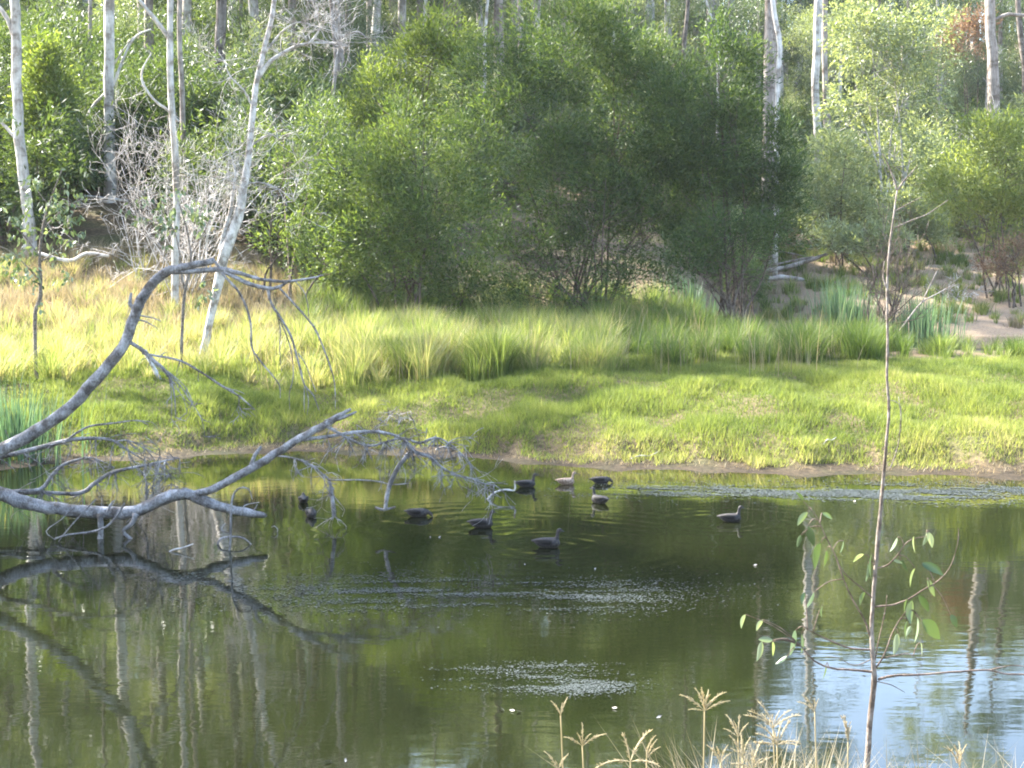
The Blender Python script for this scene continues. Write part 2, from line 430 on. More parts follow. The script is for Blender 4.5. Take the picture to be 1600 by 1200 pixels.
def fringe():
    n = 26000
    X, Y = fan(n, -100, 1700, 31.6, 38)
    s = Y - shore(X / Y) + .22 * np.sin(X * 1.3)
    k = (s > .25) & (s < 1.7) & (fnoise(X, Y, 1.6, 21) + rng.normal(0, .3, n) > -.05)
    X, Y = X[k], Y[k]
    o = obj('dry_edge_grass', blades('dry_edge_grass', X, Y, rng.uniform(.06, .22, len(X)), np.full(len(X), .016), rng.uniform(.4, 1.5, len(X)), 2, M['grass_dry'], np.clip(rng.normal(.4, .25, len(X)), 0, 1), rng))
    tag(o, 'straw coloured dead grass along the muddy waterline', 'grass', kind='stuff')
fringe()

def tussock_field(name, label, pts, nb, hmean, mat, tbase, wid=.018, segs=3, cat='grass', spread=.22, lean=(.15, .75)):
    Xs, Ys, Hs, Ts, Ls, A = [], [], [], [], [], []
    for (x, y, sc_, tb) in pts:
        k = max(int(nb * sc_ * sc_), 8)
        a = rng.uniform(0, 6.28, k); r = np.abs(rng.normal(0, spread * sc_, k))
        Xs.append(x + r * np.cos(a)); Ys.append(y + r * np.sin(a))
        Hs.append(hmean * sc_ * rng.uniform(.55, 1.2, k)); Ts.append(np.clip(tb + rng.normal(0, .17, k), 0, 1))
        Ls.append(rng.uniform(lean[0], lean[1], k)); A.append(a + rng.normal(0, .5, k))
    X, Y, H_, T, L_, A = map(np.concatenate, (Xs, Ys, Hs, Ts, Ls, A))
    o = obj(name, blades(name, X, Y, H_, wid * rng.uniform(.7, 1.3, len(X)), L_, segs, mat, T, rng, leandir=A))
    return tag(o, label, cat, kind='stuff')

def scatter(n, x0, x1, d0, d1, sc0, sc1, t0, t1, cond=None):
    X, Y = fan(n, x0, x1, d0, d1)
    out = []
    for x, y in zip(X, Y):
        if cond is not None and not cond(x, y): continue
        out.append((x, y, rng.uniform(sc0, sc1), rng.uniform(t0, t1)))
    return out

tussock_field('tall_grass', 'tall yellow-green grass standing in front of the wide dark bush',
    scatter(170, 60, 620, 40.5, 53, .35, 1.05, .5, .95) + scatter(200, 540, 960, 41, 55, .4, 1.25, .35, .85) + scatter(180, 930, 1420, 43.5, 58, .4, 1.2, -.05, .25)  # low tint of the right-hand patch paints in the bush's shadow
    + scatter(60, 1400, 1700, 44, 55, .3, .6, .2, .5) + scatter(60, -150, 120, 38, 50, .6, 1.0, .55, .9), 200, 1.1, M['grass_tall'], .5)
tussock_field('straw_stalks', 'thin straw stalks standing among the tall grass', scatter(260, -100, 1350, 41, 57, .6, 1.2, .4, .9), 9, 1.55, M['grass_dry'], .5, wid=.012, segs=3, spread=.5, lean=(.05, .5))
tussock_field('slope_grass', 'pale green grass on the slope under the pale gums', scatter(230, -180, 520, 47, 62, .5, 1.0, .5, 1.0), 90, .9, M['grass_tall'], .6, wid=.02, segs=2)
tussock_field('dry_grass', 'dry straw grass on the slope under the pale gums',
    scatter(620, -180, 490, 50, 64, .5, 1.0, .3, .9), 100, .85, M['grass_dry'], .5, wid=.022, segs=2)
tussock_field('pale_scrub_grass', 'pale sparse grass on the bare slope behind the back pool',
    scatter(950, 1150, 1780, 77.5, 120, .5, 1.1, .15, .75), 70, .8, M['grass_tall'], .5, wid=.035, segs=2)
tussock_field('straw_scrub_grass', 'straw grass scattered over the bare earth behind the back pool',
    scatter(480, 1150, 1780, 77, 118, .3, 1.0, .3, 1.0), 60, .75, M['grass_dry'], .5, wid=.035, segs=2)
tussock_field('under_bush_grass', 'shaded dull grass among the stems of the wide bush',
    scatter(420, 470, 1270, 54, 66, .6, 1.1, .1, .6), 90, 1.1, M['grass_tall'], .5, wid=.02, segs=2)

def tussock_thing(name, x, D, sc_, h, mat, label, cat, group, nb=230, tb=.4, wid=.018, lean=(.15, .8), spread=.22, segs=3):
    p = on_ground(x, D); k = int(nb * sc_)
    a = rng.uniform(0, 6.28, k); r = np.abs(rng.normal(0, spread * sc_, k))
    X = p.x + r * np.cos(a); Y = p.y + r * np.sin(a)
    me = blades(name, X, Y, h * rng.uniform(.5, 1.15, k), wid * rng.uniform(.7, 1.3, k), rng.uniform(lean[0], lean[1], k), segs, mat, np.clip(tb + rng.normal(0, .18, k), 0, 1), rng, leandir=a + rng.normal(0, .4, k))
    o = obj(name, me); return tag(o, label, cat, group)

G = 'grass tussocks standing out of the far bank'
tussock_thing('grass_tussock', 775, 42, 1.5, 1.5, M['grass_tall'], 'tallest bright yellow-green tussock in front of the bush', 'tussock', G, 520, .5)
tussock_thing('grass_tussock', 640, 42.5, 1.2, 1.25, M['grass_tall'], 'bushy pale green tussock left of the tallest tussock', 'tussock', G, 420, .55)
tussock_thing('grass_tussock', 1052, 43.2, 1.0, 1.0, M['grass_tall'], 'half-shaded green tussock at the front edge of the dark grass', 'tussock', G, 360, .3)
tussock_thing('grass_tussock', 1245, 45.5, 1.3, 1.1, M['grass_tall'], 'dark green rounded tussock in the bush shadow', 'tussock', G, 420, .0)  # darkest tint puts the bush shadow into the blade colour
tussock_thing('grass_tussock', 1472, 48, .8, .95, M['grass_tall'], 'small bright tussock before the back pool near the thin sapling', 'tussock', G, 330, .35)
tussock_thing('grass_tussock', 1590, 46, 1.0, .85, M['grass_tall'], 'dull green tussock before the back pool at the right edge', 'tussock', G, 330, .15)

for (x, D, n, h, lb) in [(1318, 75.0, 520, 2.9, 'blue-green reed bed at the back pool beside the bare shrub'), (1445, 75.0, 300, 2.3, 'small reed bed at the back pool right of the bare shrub'),
                        (1085, 66, 160, 1.5, 'pale reeds showing past the right end of the wide bush'), (22, 34.2, 420, 1.5, 'dull reeds at the waterline behind the fallen tree')]:
    spread = 1.15 if D > 60 else .75
    tussock_thing('reed_bed', x, D, 1.0, h, M['reed'], lb, 'reeds', None, n, .45, .045 if D > 60 else .022, (.02, .3), spread)['kind'] = 'stuff'

# ------------------------------------------------------------------ foliage shapes
def spray_leaves(centres, axes, per, sl, L, W, rng, spread=.6, droop=0.0, tb=.5, tvar=.2):
    n = len(centres); c = np.repeat(centres, per, 0); a = np.repeat(axes, per, 0)
    t = rng.random(n * per)[:, None]
    pos = c + a * sl * (t - .35) + rng.normal(0, sl * .22, (n * per, 3))
    d = unit(a + rng.normal(0, spread, (n * per, 3)) + np.array([0, 0, -droop]))
    V, Fq = leaf_quads(pos, d, L * rng.uniform(.6, 1.25, n * per), W * rng.uniform(.7, 1.3, n * per), rng)
    tint = np.repeat(np.clip(np.repeat(tb + rng.normal(0, tvar * .5, n), per) + rng.normal(0, tvar, n * per), 0, 1), 4)
    return V, Fq, tint

def lobed_centres(lobes, n, rng, sub=9, fill=.30):
    """lobes: (centre, radii). cluster centres gathered in smaller clumps over each lobe, so the outline is uneven and has gaps"""
    lobes = [(np.array(c, float), np.array(r, float)) for c, r in lobes]
    vol = np.array([np.prod(r) ** (2 / 3) for _, r in lobes]); vol /= vol.sum()
    C, A, K = [], [], []
    for (c, r), v in zip(lobes, vol):
        k = max(int(n * v), 6); ns = max(int(sub), 3)
        sdir_ = unit(rng.normal(0, 1, (ns, 3)) + np.array([0, 0, .25]))
        srad = rng.uniform(.20, .40, ns); spos = sdir_ * rng.uniform(.5, .9, ns)[:, None]
        w = srad ** 2 / (srad ** 2).sum()
        which = rng.choice(ns, k, p=w)
        d = unit(rng.normal(0, 1, (k, 3)))
        rad = srad[which] * rng.uniform(.3, 1, k) ** .5
        p = spos[which] + d * rad[:, None]
        core = rng.random(k) < fill
        p[core] = unit(rng.normal(0, 1, (core.sum(), 3))) * (rng.random(core.sum()) ** (1 / 3))[:, None] * .8
        K.append(rng.normal(0, 1, ns)[which])
        C.append(c + p * r); A.append(unit(unit(p) * .7 + d * .5 + np.array([0, 0, .45]) + rng.normal(0, .2, (k, 3))))
    return np.concatenate(C), np.concatenate(A), np.concatenate(K)

def crown_mesh(name, lobes, n, per, sl, L, W, mat, seed, droop=0.0, spread=.6, sub=9, fill=.3, tb=.5, tvar=.2):
    r = np.random.default_rng(seed)
    C, A, K = lobed_centres(lobes, n, r, sub, fill)
    V, Fq, T = spray_leaves(C, A, per, sl, L, W, r, spread, droop, tb + .13 * K, tvar)
    return mesh_np(name, V, Fq, mat, T), C

def grow(mb, p, d, length, rad, depth, rnd, sides=5, kids=3, bend=.35, up=.15, shrink=.62, minr=.004):
    """bare recursive branching"""
    n = 4; pts = [Vector(p)]; rs = [rad]; dd = Vector(d).normalized()
    for i in range(n):
        dd = (dd + Vector((rnd.gauss(0, bend), rnd.gauss(0, bend), rnd.gauss(0, bend) + up)) * .5).normalized()
        pts.append(pts[-1] + dd * length / n); rs.append(max(rad * (1 - .6 * (i + 1) / n), minr))
    mb.tube(pts, rs, sides, 1)
    if depth > 0:
        for k in range(kids):
            i = rnd.randint(1, n)
            nd = (dd + Vector((rnd.gauss(0, .7), rnd.gauss(0, .7), rnd.gauss(0, .5)))).normalized()
            grow(mb, pts[i], nd, length * shrink * rnd.uniform(.7, 1.2), rs[i] * .7, depth - 1, rnd, max(sides - 1, 3), kids, bend, up, shrink, minr)
    return pts[-1]

RS = .76
def px_tube(mb, pts, D, sides=8, sub=3, rng_=None, wob=0.0, origin=None):
    """pts: (x, y, r_px[, dD])"""
    W, rr = [], []
    for q in pts:
        d = D + (q[3] if len(q) > 3 else 0)
        w = P(q[0], q[1], d)
        if origin is not None: w = w - origin
        W.append(w); rr.append(q[2] * d / F * RS)
    mb.tube(W, rr, sides, sub, wob, rng_)
    return W

# ------------------------------------------------------------------ gum trees
def gum_crown(seed, mat, rad=4.2, n=420, per=14):
    r = np.random.default_rng(seed); lobes = []
    for i in range(6):
        a = r.uniform(0, 6.28); q = rad * r.uniform(.3, .75)
        lobes.append(((q * math.cos(a), q * math.sin(a), r.uniform(-rad * .55, rad * .6)), (rad * r.uniform(.36, .5), rad * r.uniform(.36, .5), rad * r.uniform(.28, .42))))
    return crown_mesh('gum_crown', lobes, n, per, .75, .27, .055, mat, seed, droop=1.1, spread=.55, sub=7, fill=.2)[0]
CROWN = [gum_crown(s, M['gum_leaf']) for s in (1, 2, 3)]
CROWN_PALE = [gum_crown(s, M['pale_leaf']) for s in (4, 5)]

def gum(label, trunk, D, mat, top_h, crowns, limbs=(), group='gum trees on the far hillside', seed=0, name='gum_tree', lean=0, crown_lib=None, boughs=3):
    """trunk: photo points (x, y, r_px) from the base up; the stem goes on to top_h metres above its base"""
    rnd = random.Random(seed); nr = np.random.default_rng(seed + 900)
    W = [P(q[0], q[1], D) for q in trunk]; rr = [q[2] * D / F * RS for q in trunk]
    base = Vector((W[0].x, W[0].y, gz(W[0].x, W[0].y) - .15))
    if W[0].z > base.z + .3: W.insert(0, base.copy()); rr.insert(0, rr[0] * 1.12)
    last, r0 = W[-1].copy(), rr[-1]
    topz = base.z + top_h
    d = (W[-1] - W[-2]).normalized()
    n = 4
    for i in range(1, n + 1):
        f = i / n
        W.append(Vector((last.x + d.x * (topz - last.z) * f * .6 + rnd.gauss(0, .15), last.y + rnd.gauss(0, .15), last.z + max(topz - last.z, 1) * f)))
        rr.append(r0 * (1 - .65 * f))
    root = empty(name, base, label, 'tree', group)
    mb = MB(); mb.tube([w - base for w in W], rr, 10, 3, .05, nr)
    obj('trunk', mb.mesh('trunk', mat), root)
    for lb in limbs:
        mb = MB(); px_tube(mb, lb, D, 7, 3, nr, .05, base); obj('limb', mb.mesh('limb', mat), root)
    lib = crown_lib or CROWN
    for k in range(crowns):
        i = len(W) - 1 - (k % (3 if top_h > 17 else 2))
        p = W[i] - base
        a = rnd.uniform(0, 6.28) if k else 0; q = rnd.uniform(2.2, 4.2) if k else .5
        c = p + Vector((q * math.cos(a), q * math.sin(a), rnd.uniform(.5, 2.0)))
        mb = MB(); mb.tube([p, (p + c) * .5 + Vector((0, 0, -.3)), c], [rr[i] * .6, rr[i] * .4, .03], 6, 4); obj('bough', mb.mesh('bough', mat), root)
        o = obj('crown', lib[(seed + k) % len(lib)], root, c); o.rotation_euler = (0, 0, rnd.uniform(0, 6.28)); s = rnd.uniform(.75, 1.05); o.scale = (s, s, s * rnd.uniform(.8, 1.05))
    return root

gum('pale gum with a kinked white trunk at the left edge', [(46, 352, 12), (40, 300, 11.5), (30, 220, 11), (27, 150, 10.5), (26, 80, 10), (24, 20, 9.5), (22, -30, 9)], 63, M['gum_bark'], 19, 4,
    [[(27, 75, 6), (12, 30, 5), (-15, -5, 4), (-40, -40, 3)], [(24, 215, 4), (0, 190, 3), (-30, 180, 2)]], seed=1)
gum('thick straight pale gum trunk left of the bare twiggy shrub', [(172, 304, 13), (171, 240, 11.5), (170, 150, 11), (171, 70, 10.5), (172, -20, 10)], 72, M['gum_bark'], 23, 4,
    [[(172, 145, 3.5), (186, 110, 3.2), (200, 75, 2.6), (215, 55, 2.2), (236, 46, 1.5)], [(172, 140, 3.5), (150, 160, 3), (135, 185, 2), (125, 225, 1.4)], [(178, 100, 2), (195, 75, 1.6), (208, 58, 1)]], seed=2)
gum('slender white gum with a forked top and a crooked side arm', [(273, 470, 8), (274, 400, 7.5), (276, 330, 7), (274, 250, 7), (269, 180, 6.5), (265, 90, 6.5), (266, 40, 6), (267, -30, 6)], 55, M['gum_bark'], 17, 3,
    [[(264, 60, 5), (250, 40, 4.5), (230, 15, 4), (205, -15, 3.5)], [(279, 190, 3), (262, 172, 3), (245, 160, 2.6), (232, 145, 2.6), (222, 125, 2.4), (224, 105, 2), (236, 85, 1.3)]], seed=3)
gum('dark rough-barked gum between the white gum and the leaning dead tree', [(340, 170, 12), (343, 90, 11), (347, 0, 10.5), (349, -40, 10)], 84, M['dark_bark'], 22, 3, seed=4)
gum('thin grey gum behind the thick pale trunk', [(142, 190, 4), (140, 110, 4), (141, 30, 4), (140, -30, 4)], 88, M['grey_bark'], 22, 3, seed=5)
gum('dull brown gum stem standing close behind the slender white gum', [(287, 260, 6), (285, 150, 5.5), (280, 60, 5), (282, -30, 5)], 66, M['grey_bark'], 20, 1, seed=6)
gum('thin dark gum right of the rough-barked one', [(372, 150, 4), (374, 60, 4), (378, -20, 4)], 92, M['dark_bark'], 22, 2, seed=7)
gum('slim crooked gum left of the yellowish wattle', [(520, 190, 4), (521, 140, 4), (525, 90, 4.2), (520, 40, 4), (517, -25, 4)], 78, M['grey_bark'], 20, 2, [[(524, 66, 3), (540, 55, 2.6), (560, 50, 2.2), (575, 62, 1.2)], [(524, 68, 3), (508, 66, 2.5), (492, 60, 1.6)]], seed=8)
gum('grey double-stemmed gum above the left end of the wide bush', [(578, 120, 6), (577, 40, 6), (576, -30, 6)], 96, M['grey_bark'], 21, 3, seed=9)
gum('dim gum trunk partly hidden behind the slim crooked gum', [(541, 110, 6), (543, 40, 6), (545, -30, 6)], 98, M['dark_bark'], 22, 3, seed=10)
gum('thin white gum stem highest over the middle of the bush', [(757, 90, 3.5), (758, 50, 3.2), (762, 0, 3), (760, -40, 3)], 95, M['gum_bark'], 20, 2, seed=11)
gum('short showing white gum stem over the bush near the thin white one', [(664, 40, 4), (665, 0, 4), (667, -40, 4)], 100, M['gum_bark'], 20, 2, seed=12)
gum('small grey gum stem showing just right of the thin white one', [(812, 40, 3.4), (811, 0, 3.2), (813, -40, 3)], 102, M['grey_bark'], 20, 2, seed=13)
gum('stout grey gum right of the dark conical shrub', [(1203, 130, 13), (1204, 60, 12), (1203, 0, 11.5), (1200, -40, 11)], 92, M['grey_bark'], 21, 1, seed=14)
gum('curved white gum crossing in front of the stout grey gum', [(1215, 160, 5), (1216, 120, 5.5), (1218, 70, 5.5), (1210, 20, 5), (1204, -30, 5)], 89, M['gum_bark'], 20, 1, seed=15)
gum('tall white and brown gum standing clear right of the wide bush', [(1281, 262, 12), (1278, 205, 8.5), (1274, 140, 7.5), (1277, 70, 8.5), (1279, 0, 8.5), (1282, -40, 8)], 108, M['gum_bark'], 24, 1, crown_lib=CROWN_PALE, seed=16)
gum('brown-based gum stem right beside the tall white and brown gum', [(1296, 235, 9), (1294, 205, 8.5), (1290, 150, 6), (1288, 60, 6), (1289, -30, 6)], 110, M['grey_bark'], 22, 1, seed=17)
gum('thick grey-brown gum above the yellow-green wattle at the right', [(1553, 145, 11.5), (1550, 90, 10.5), (1548, 40, 10), (1546, -40, 9.5)], 112, M['grey_bark'], 23, 1, [[(1556, 30, 3), (1575, 22, 4), (1600, 24, 4), (1630, 18, 3)]], crown_lib=CROWN_PALE, seed=18)
gum('mottled gum cut off by the right edge', [(1602, 130, 6), (1598, 80, 6), (1592, 30, 5.5), (1590, -30, 5.5)], 118, M['dark_bark'], 22, 2, seed=19)
gum('slim white gum above the grey-green tree at the right', [(1470, 120, 3.5), (1463, 70, 3), (1466, 20, 3), (1462, -30, 3)], 125, M['gum_bark'], 22, 2, crown_lib=CROWN_PALE, seed=20)
gum('slim dark gum over the right end of the wide bush', [(1068, 90, 4), (1072, 40, 4), (1078, -30, 4)], 100, M['dark_bark'], 22, 1, seed=21)
gum('thin pale leaning stem above the dark conical shrub', [(1122, 60, 2.6), (1112, 30, 2.4), (1103, 0, 2.2), (1095, -30, 2)], 95, M['gum_bark'], 19, 1, seed=22)

# gums on the left shore, whose shade falls over the water and the fallen tree
for (X, Y, h, n, lb) in [(-16.6, 31.2, 12.0, 4, 'closest to the water'), (-17.5, 33.5, 12.5, 4, 'behind the closest one'), (-20.5, 36.0, 15, 4, 'tallest of its group'),
                     (-18.6, 39.5, 16, 4, 'second from the far end'), (-16.5, 28.5, 11, 3, 'standing nearest the camera'), (-19.6, 48.5, 17, 4, 'farthest along the bank')]:
    x = X / Y * F + 800
    z = gz(X, Y); y = 400 + (CH - z) * F / Y
    gum('grey gum on the left shore shading the water, ' + lb, [(x, y, 9), (x + 8, y - 60, 8), (x, y - 140, 7)], Y, M['grey_bark'], h, n, seed=int(40 - X * 3), group='gums on the left shore')

# ------------------------------------------------------------------ leaning dead tree and bare shrub
def dead_tree():
    D = 46; nr = np.random.default_rng(5); rnd = random.Random(5)
    base = on_ground(318, D, -.1)
    root = empty('dead_tree', base, 'leaning white dead tree with a forked base and bare twiggy boughs', 'tree')
    mb = MB(); px_tube(mb, [(316, 560, 8), (322, 530, 8), (335, 470, 8), (346, 420, 11), (353, 392, 12), (372, 340, 10.5), (384, 275, 8), (392, 205, 6.5), (400, 135, 6), (412, 80, 5.2), (426, 20, 5), (432, -40, 4.5), (436, -120, 3.5), (444, -200, 2)], D, 9, 3, nr, .06, base)
    obj('trunk', mb.mesh('trunk', M['dead_wood']), root)
    L = [[(346, 412, 6), (346, 385, 5.5), (352, 358, 5), (360, 330, 4.5), (364, 300, 4), (368, 270, 2.5), (360, 240, 1.2)],
         [(403, 122, 5), (420, 98, 4.4), (440, 84, 4), (462, 72, 3.5), (485, 66, 3), (500, 45, 2), (508, 35, 1)], [(485, 66, 2.6), (505, 68, 2), (528, 66, 1.4), (545, 72, 1)],
         [(396, 170, 2.5), (380, 140, 2), (360, 120, 1.5), (350, 95, 1)], [(390, 230, 2.4), (410, 215, 2), (425, 210, 1.4), (435, 218, .8)], [(380, 290, 2.4), (405, 285, 2), (435, 295, 1.4), (460, 315, .8)], [(412, 85, 2.5), (440, 50, 2), (465, 35, 1.5), (490, 40, .8)]]
    for l in L:
        mb = MB(); W = px_tube(mb, l, D, 6, 3, nr, .05, base)
        for w in W[2:]:
            for k in range(5):
                grow(mb, w, (rnd.gauss(0, 1), rnd.gauss(0, .6), rnd.gauss(.2, .7)), rnd.uniform(.5, 1.4), .012, 2, rnd, 4, 3, .5, .05, .65, .0055)
        obj('bough', mb.mesh('bough', M['dead_wood']), root)
dead_tree()

def bare_shrub(name, label, x, D, hts, mat, seed, n, length, rad, spread, up=.2, depth=3, minr=.006, kids=3, cat='shrub', base_dx=.3):
    rnd = random.Random(seed); base = on_ground(x, D, -.08)
    root = empty(name, base, label, cat)
    for i in range(n):
        mb = MB(); a = rnd.uniform(0, 6.28)
        d = Vector((math.cos(a) * spread * rnd.uniform(.3, 1), math.sin(a) * spread * rnd.uniform(.3, 1), 1))
        grow(mb, (rnd.gauss(0, base_dx), rnd.gauss(0, base_dx), 0), d, length * rnd.uniform(.7, 1.2), rad * rnd.uniform(.7, 1.2), depth, rnd, 5, kids, .35, up, .6, minr)
        obj('stem', mb.mesh('stem', mat), root)
    return root
bare_shrub('bare_shrub', 'pale tangled leafless shrub behind the slender white gum', 292, 57, 0, M['dead_wood'], 12, 15, 4.6, .035, .62, .14, 4, .006)
bare_shrub('bare_shrub', 'low pale leafless shrub right below the thick pale trunk', 236, 60, 0, M['dead_wood'], 14, 8, 2.6, .03, .8, .05, 4, .006)
bare_shrub('bare_shrub', 'dark multi-stemmed thin shrub at the back pool among the reeds', 1382, 72, 0, M['brown_stem'], 15, 12, 3.3, .05, .42, .25, 3, .009)
bare_shrub('bare_shrub', 'grey-white bare branched shrub above the yellow-green wattle', 1500, 108, 0, M['dead_wood'], 16, 7, 4.5, .07, .5, .2, 3, .014)
bare_shrub('bare_shrub', 'low brushwood heap of grey twigs on the bare earth right of the pool', 1500, 84, 0, M['dead_wood'], 17, 8, 1.2, .035, 1.6, -.1, 3, .012)

# ------------------------------------------------------------------ the wide dark bush and other shrubs
def shrub(name, label, D, base_px, lobes_px, n, per, L, W, mat, seed, stems=5, stem_mat='brown_stem', sl=.7, depth_r=.8, group=None, tb=.5, droop=0.0, spread=.55, cat='shrub', sub=15, fill=.16, stem_r=.06, twigs=True):
    """lobes_px: (x, y, rx, ry[, dD]) photo ellipses given depth at distance D"""
    rnd = random.Random(seed); base = on_ground(base_px, D, -.1)
    lobes = []
    for q in lobes_px:
        d = D + (q[4] if len(q) > 4 else 0)
        c = P(q[0], q[1], d) - base; rx, rz = q[2] * d / F, q[3] * d / F
        lobes.append((tuple(c), (rx, depth_r * (rx + rz) * .5, rz)))
    root = empty(name, base, label, cat, group)
    me, C = crown_mesh('crown', lobes, int(n * .8), per, sl, L, W * 1.45, mat, seed, droop, spread, sub, fill, tb, .26)
    obj('crown', me, root)
    for i in range(stems):
        c, r = lobes[i % len(lobes)]
        s0 = Vector((rnd.gauss(0, .5), rnd.gauss(0, .4), 0))
        e = Vector(c) + Vector((rnd.gauss(0, .3) * r[0], rnd.gauss(0, .3) * r[1], rnd.gauss(.1, .3) * r[2]))
        mid = s0.lerp(e, .5) + Vector((rnd.gauss(0, .3), rnd.gauss(0, .3), .1 * e.z))
        mb = MB(); mb.tube([s0, s0.lerp(mid, .5) + Vector((rnd.gauss(0, .1), 0, 0)), mid, e], [stem_r, stem_r * .85, stem_r * .6, .012], 6, 4)
        if twigs:
            for k in range(7):
                p = mid.lerp(e, rnd.random())
                grow(mb, p, (rnd.gauss(0, 1), rnd.gauss(0, 1), rnd.gauss(.5, .5)), rnd.uniform(.5, .9) * max(r[0], .6), stem_r * .32, 1, rnd, 4, 3, .3, .1, .6, .008)
        obj('stem', mb.mesh('stem', M[stem_mat]), root)
    return root

BG = 'shrubs that make up the wide dark bush'
shrub('wattle_shrub', 'tallest broad dark green shrub in the middle of the bush', 63, 900, [(900, 110, 130, 110), (820, 200, 120, 110, -1), (960, 60, 90, 75), (990, 180, 100, 110), (880, 290, 110, 90, -1), (760, 120, 80, 70), (1010, 290, 80, 80), (1040, 140, 60, 70)], 4000, 13, .26, .034, M['wattle'], 101, 9, group=BG, tb=.55)
shrub('wattle_shrub', 'low spreading green shrub at the left end of the bush', 60, 640, [(560, 270, 80, 75, -.5), (650, 250, 100, 85), (600, 350, 100, 75, -1), (700, 340, 95, 90, -1), (500, 330, 38, 60), (740, 250, 70, 70), (640, 430, 95, 48), (720, 440, 60, 40), (540, 420, 50, 40)], 3300, 13, .24, .032, M['wattle'], 102, 8, group=BG, tb=.76)  # raised tint puts the bush's sunlit left side into the leaf colour
shrub('wattle_shrub', 'yellowish green shrub top at the upper left of the bush', 66, 620, [(600, 150, 70, 55), (670, 100, 60, 55), (560, 190, 40, 40), (640, 190, 80, 55), (700, 60, 50, 45)], 1500, 13, .26, .036, M['wattle_yellow'], 103, 5, group=BG, tb=.25)
shrub('wattle_shrub', 'dark conical shrub at the right end of the bush', 61, 1120, [(1130, 130, 65, 75), (1150, 220, 90, 75), (1190, 290, 75, 50), (1090, 270, 80, 75), (1215, 330, 52, 30), (1060, 190, 60, 80), (1120, 60, 28, 28), (1040, 310, 70, 70), (1030, 240, 60, 60), (1212, 235, 42, 55), (1232, 300, 38, 40), (1225, 370, 36, 30)], 3400, 14, .24, .032, M['wattle'], 104, 7, group=BG, tb=.28)
shrub('wattle_shrub', 'shaded inner shrub with many bare stems low in the bush', 61, 930, [(930, 380, 100, 55), (850, 400, 90, 50), (1020, 370, 80, 55, .5), (780, 400, 60, 60), (950, 300, 80, 60), (880, 450, 110, 36, -1), (1000, 440, 70, 36, -1), (760, 450, 70, 36, -1)], 1700, 13, .22, .03, M['wattle'], 105, 14, group=BG, tb=.35, stem_r=.045)
shrub('wattle_shrub', 'small drooping dark shrub hanging below the right end of the bush', 59, 1150, [(1130, 380, 70, 38), (1190, 360, 50, 28), (1080, 400, 55, 40)], 700, 12, .2, .028, M['wattle'], 106, 6, group=BG, tb=.25)
shrub('wattle_shrub', 'feathery yellow-green wattle at the right edge above the bare earth', 84, 1555, [(1540, 220, 70, 55), (1590, 250, 75, 85), (1510, 290, 65, 60), (1560, 340, 90, 55), (1480, 300, 40, 35), (1640, 320, 60, 80)], 1900, 13, .32, .045, M['wattle_yellow'], 107, 7, tb=.7)
shrub('pale_tree', 'airy grey-green small tree with white limbs right of the bush', 97, 1400, [(1370, 70, 75, 70), (1420, 150, 75, 70), (1340, 170, 55, 55), (1450, 60, 55, 60), (1400, 240, 60, 45), (1330, 60, 45, 65)], 1500, 11, .34, .06, M['pale_leaf'], 108, 7, 'dead_wood', tb=.5, droop=.6, cat='tree', stem_r=.09, fill=.4)
shrub('low_shrub', 'light green bush under the tall white and brown gum', 92, 1310, [(1310, 290, 55, 45), (1350, 330, 50, 35), (1280, 320, 40, 50), (1310, 230, 35, 30)], 800, 12, .3, .05, M['pale_leaf'], 109, 4, tb=.4)
shrub('low_shrub', 'straw-pale low bush on the bare slope behind the reeds', 90, 1345, [(1340, 385, 50, 24), (1385, 375, 40, 24), (1300, 375, 30, 22)], 520, 11, .3, .05, M['pale_leaf'], 121, 4, tb=.75)
shrub('low_shrub', 'small olive bush below the airy grey-green tree', 94, 1420, [(1430, 335, 42, 30), (1395, 320, 35, 30), (1460, 360, 30, 20)], 480, 11, .3, .05, M['pale_leaf'], 122, 4, tb=.35)
shrub('low_shrub', 'dry brown bush at the foot of the feathery wattle', 82, 1590, [(1590, 400, 40, 28), (1550, 415, 26, 16)], 300, 11, .26, .03, M['dry_leaf'], 123, 4, tb=.6)
shrub('low_shrub', 'rusty dry shrub at the foot of the thick grey-brown gum', 115, 1500, [(1500, 60, 38, 40), (1475, 90, 28, 32), (1530, 40, 24, 26)], 420, 10, .34, .05, M['dry_leaf'], 110, 4, tb=.5)
shrub('low_shrub', 'bright green bush lit between the two left gum trunks', 68, 80, [(75, 130, 45, 55), (50, 190, 40, 50), (95, 170, 35, 60), (70, 90, 28, 30)], 1000, 12, .26, .045, M['wattle_yellow'], 111, 4, tb=.2)
shrub('low_shrub', 'dull olive brush between the dead tree and the wide bush', 57, 450, [(470, 280, 45, 55), (440, 370, 55, 45), (490, 400, 50, 45), (500, 190, 45, 50, 4), (430, 230, 35, 50, 5)], 480, 12, .22, .034, M['wattle'], 112, 5, tb=.75)
shrub('low_shrub', 'small thin bush by the logs at the bush end', 70, 1160, [(1165, 410, 40, 24), (1150, 440, 26, 18)], 130, 10, .2, .03, M['wattle'], 113, 6, tb=.4)
shrub('low_shrub', 'dense green bush behind the pale kinked trunk', 70, 20, [(-10, 120, 50, 70), (20, 250, 60, 60), (-30, 220, 50, 70)], 900, 12, .26, .045, M['under'], 114, 4, tb=.4)

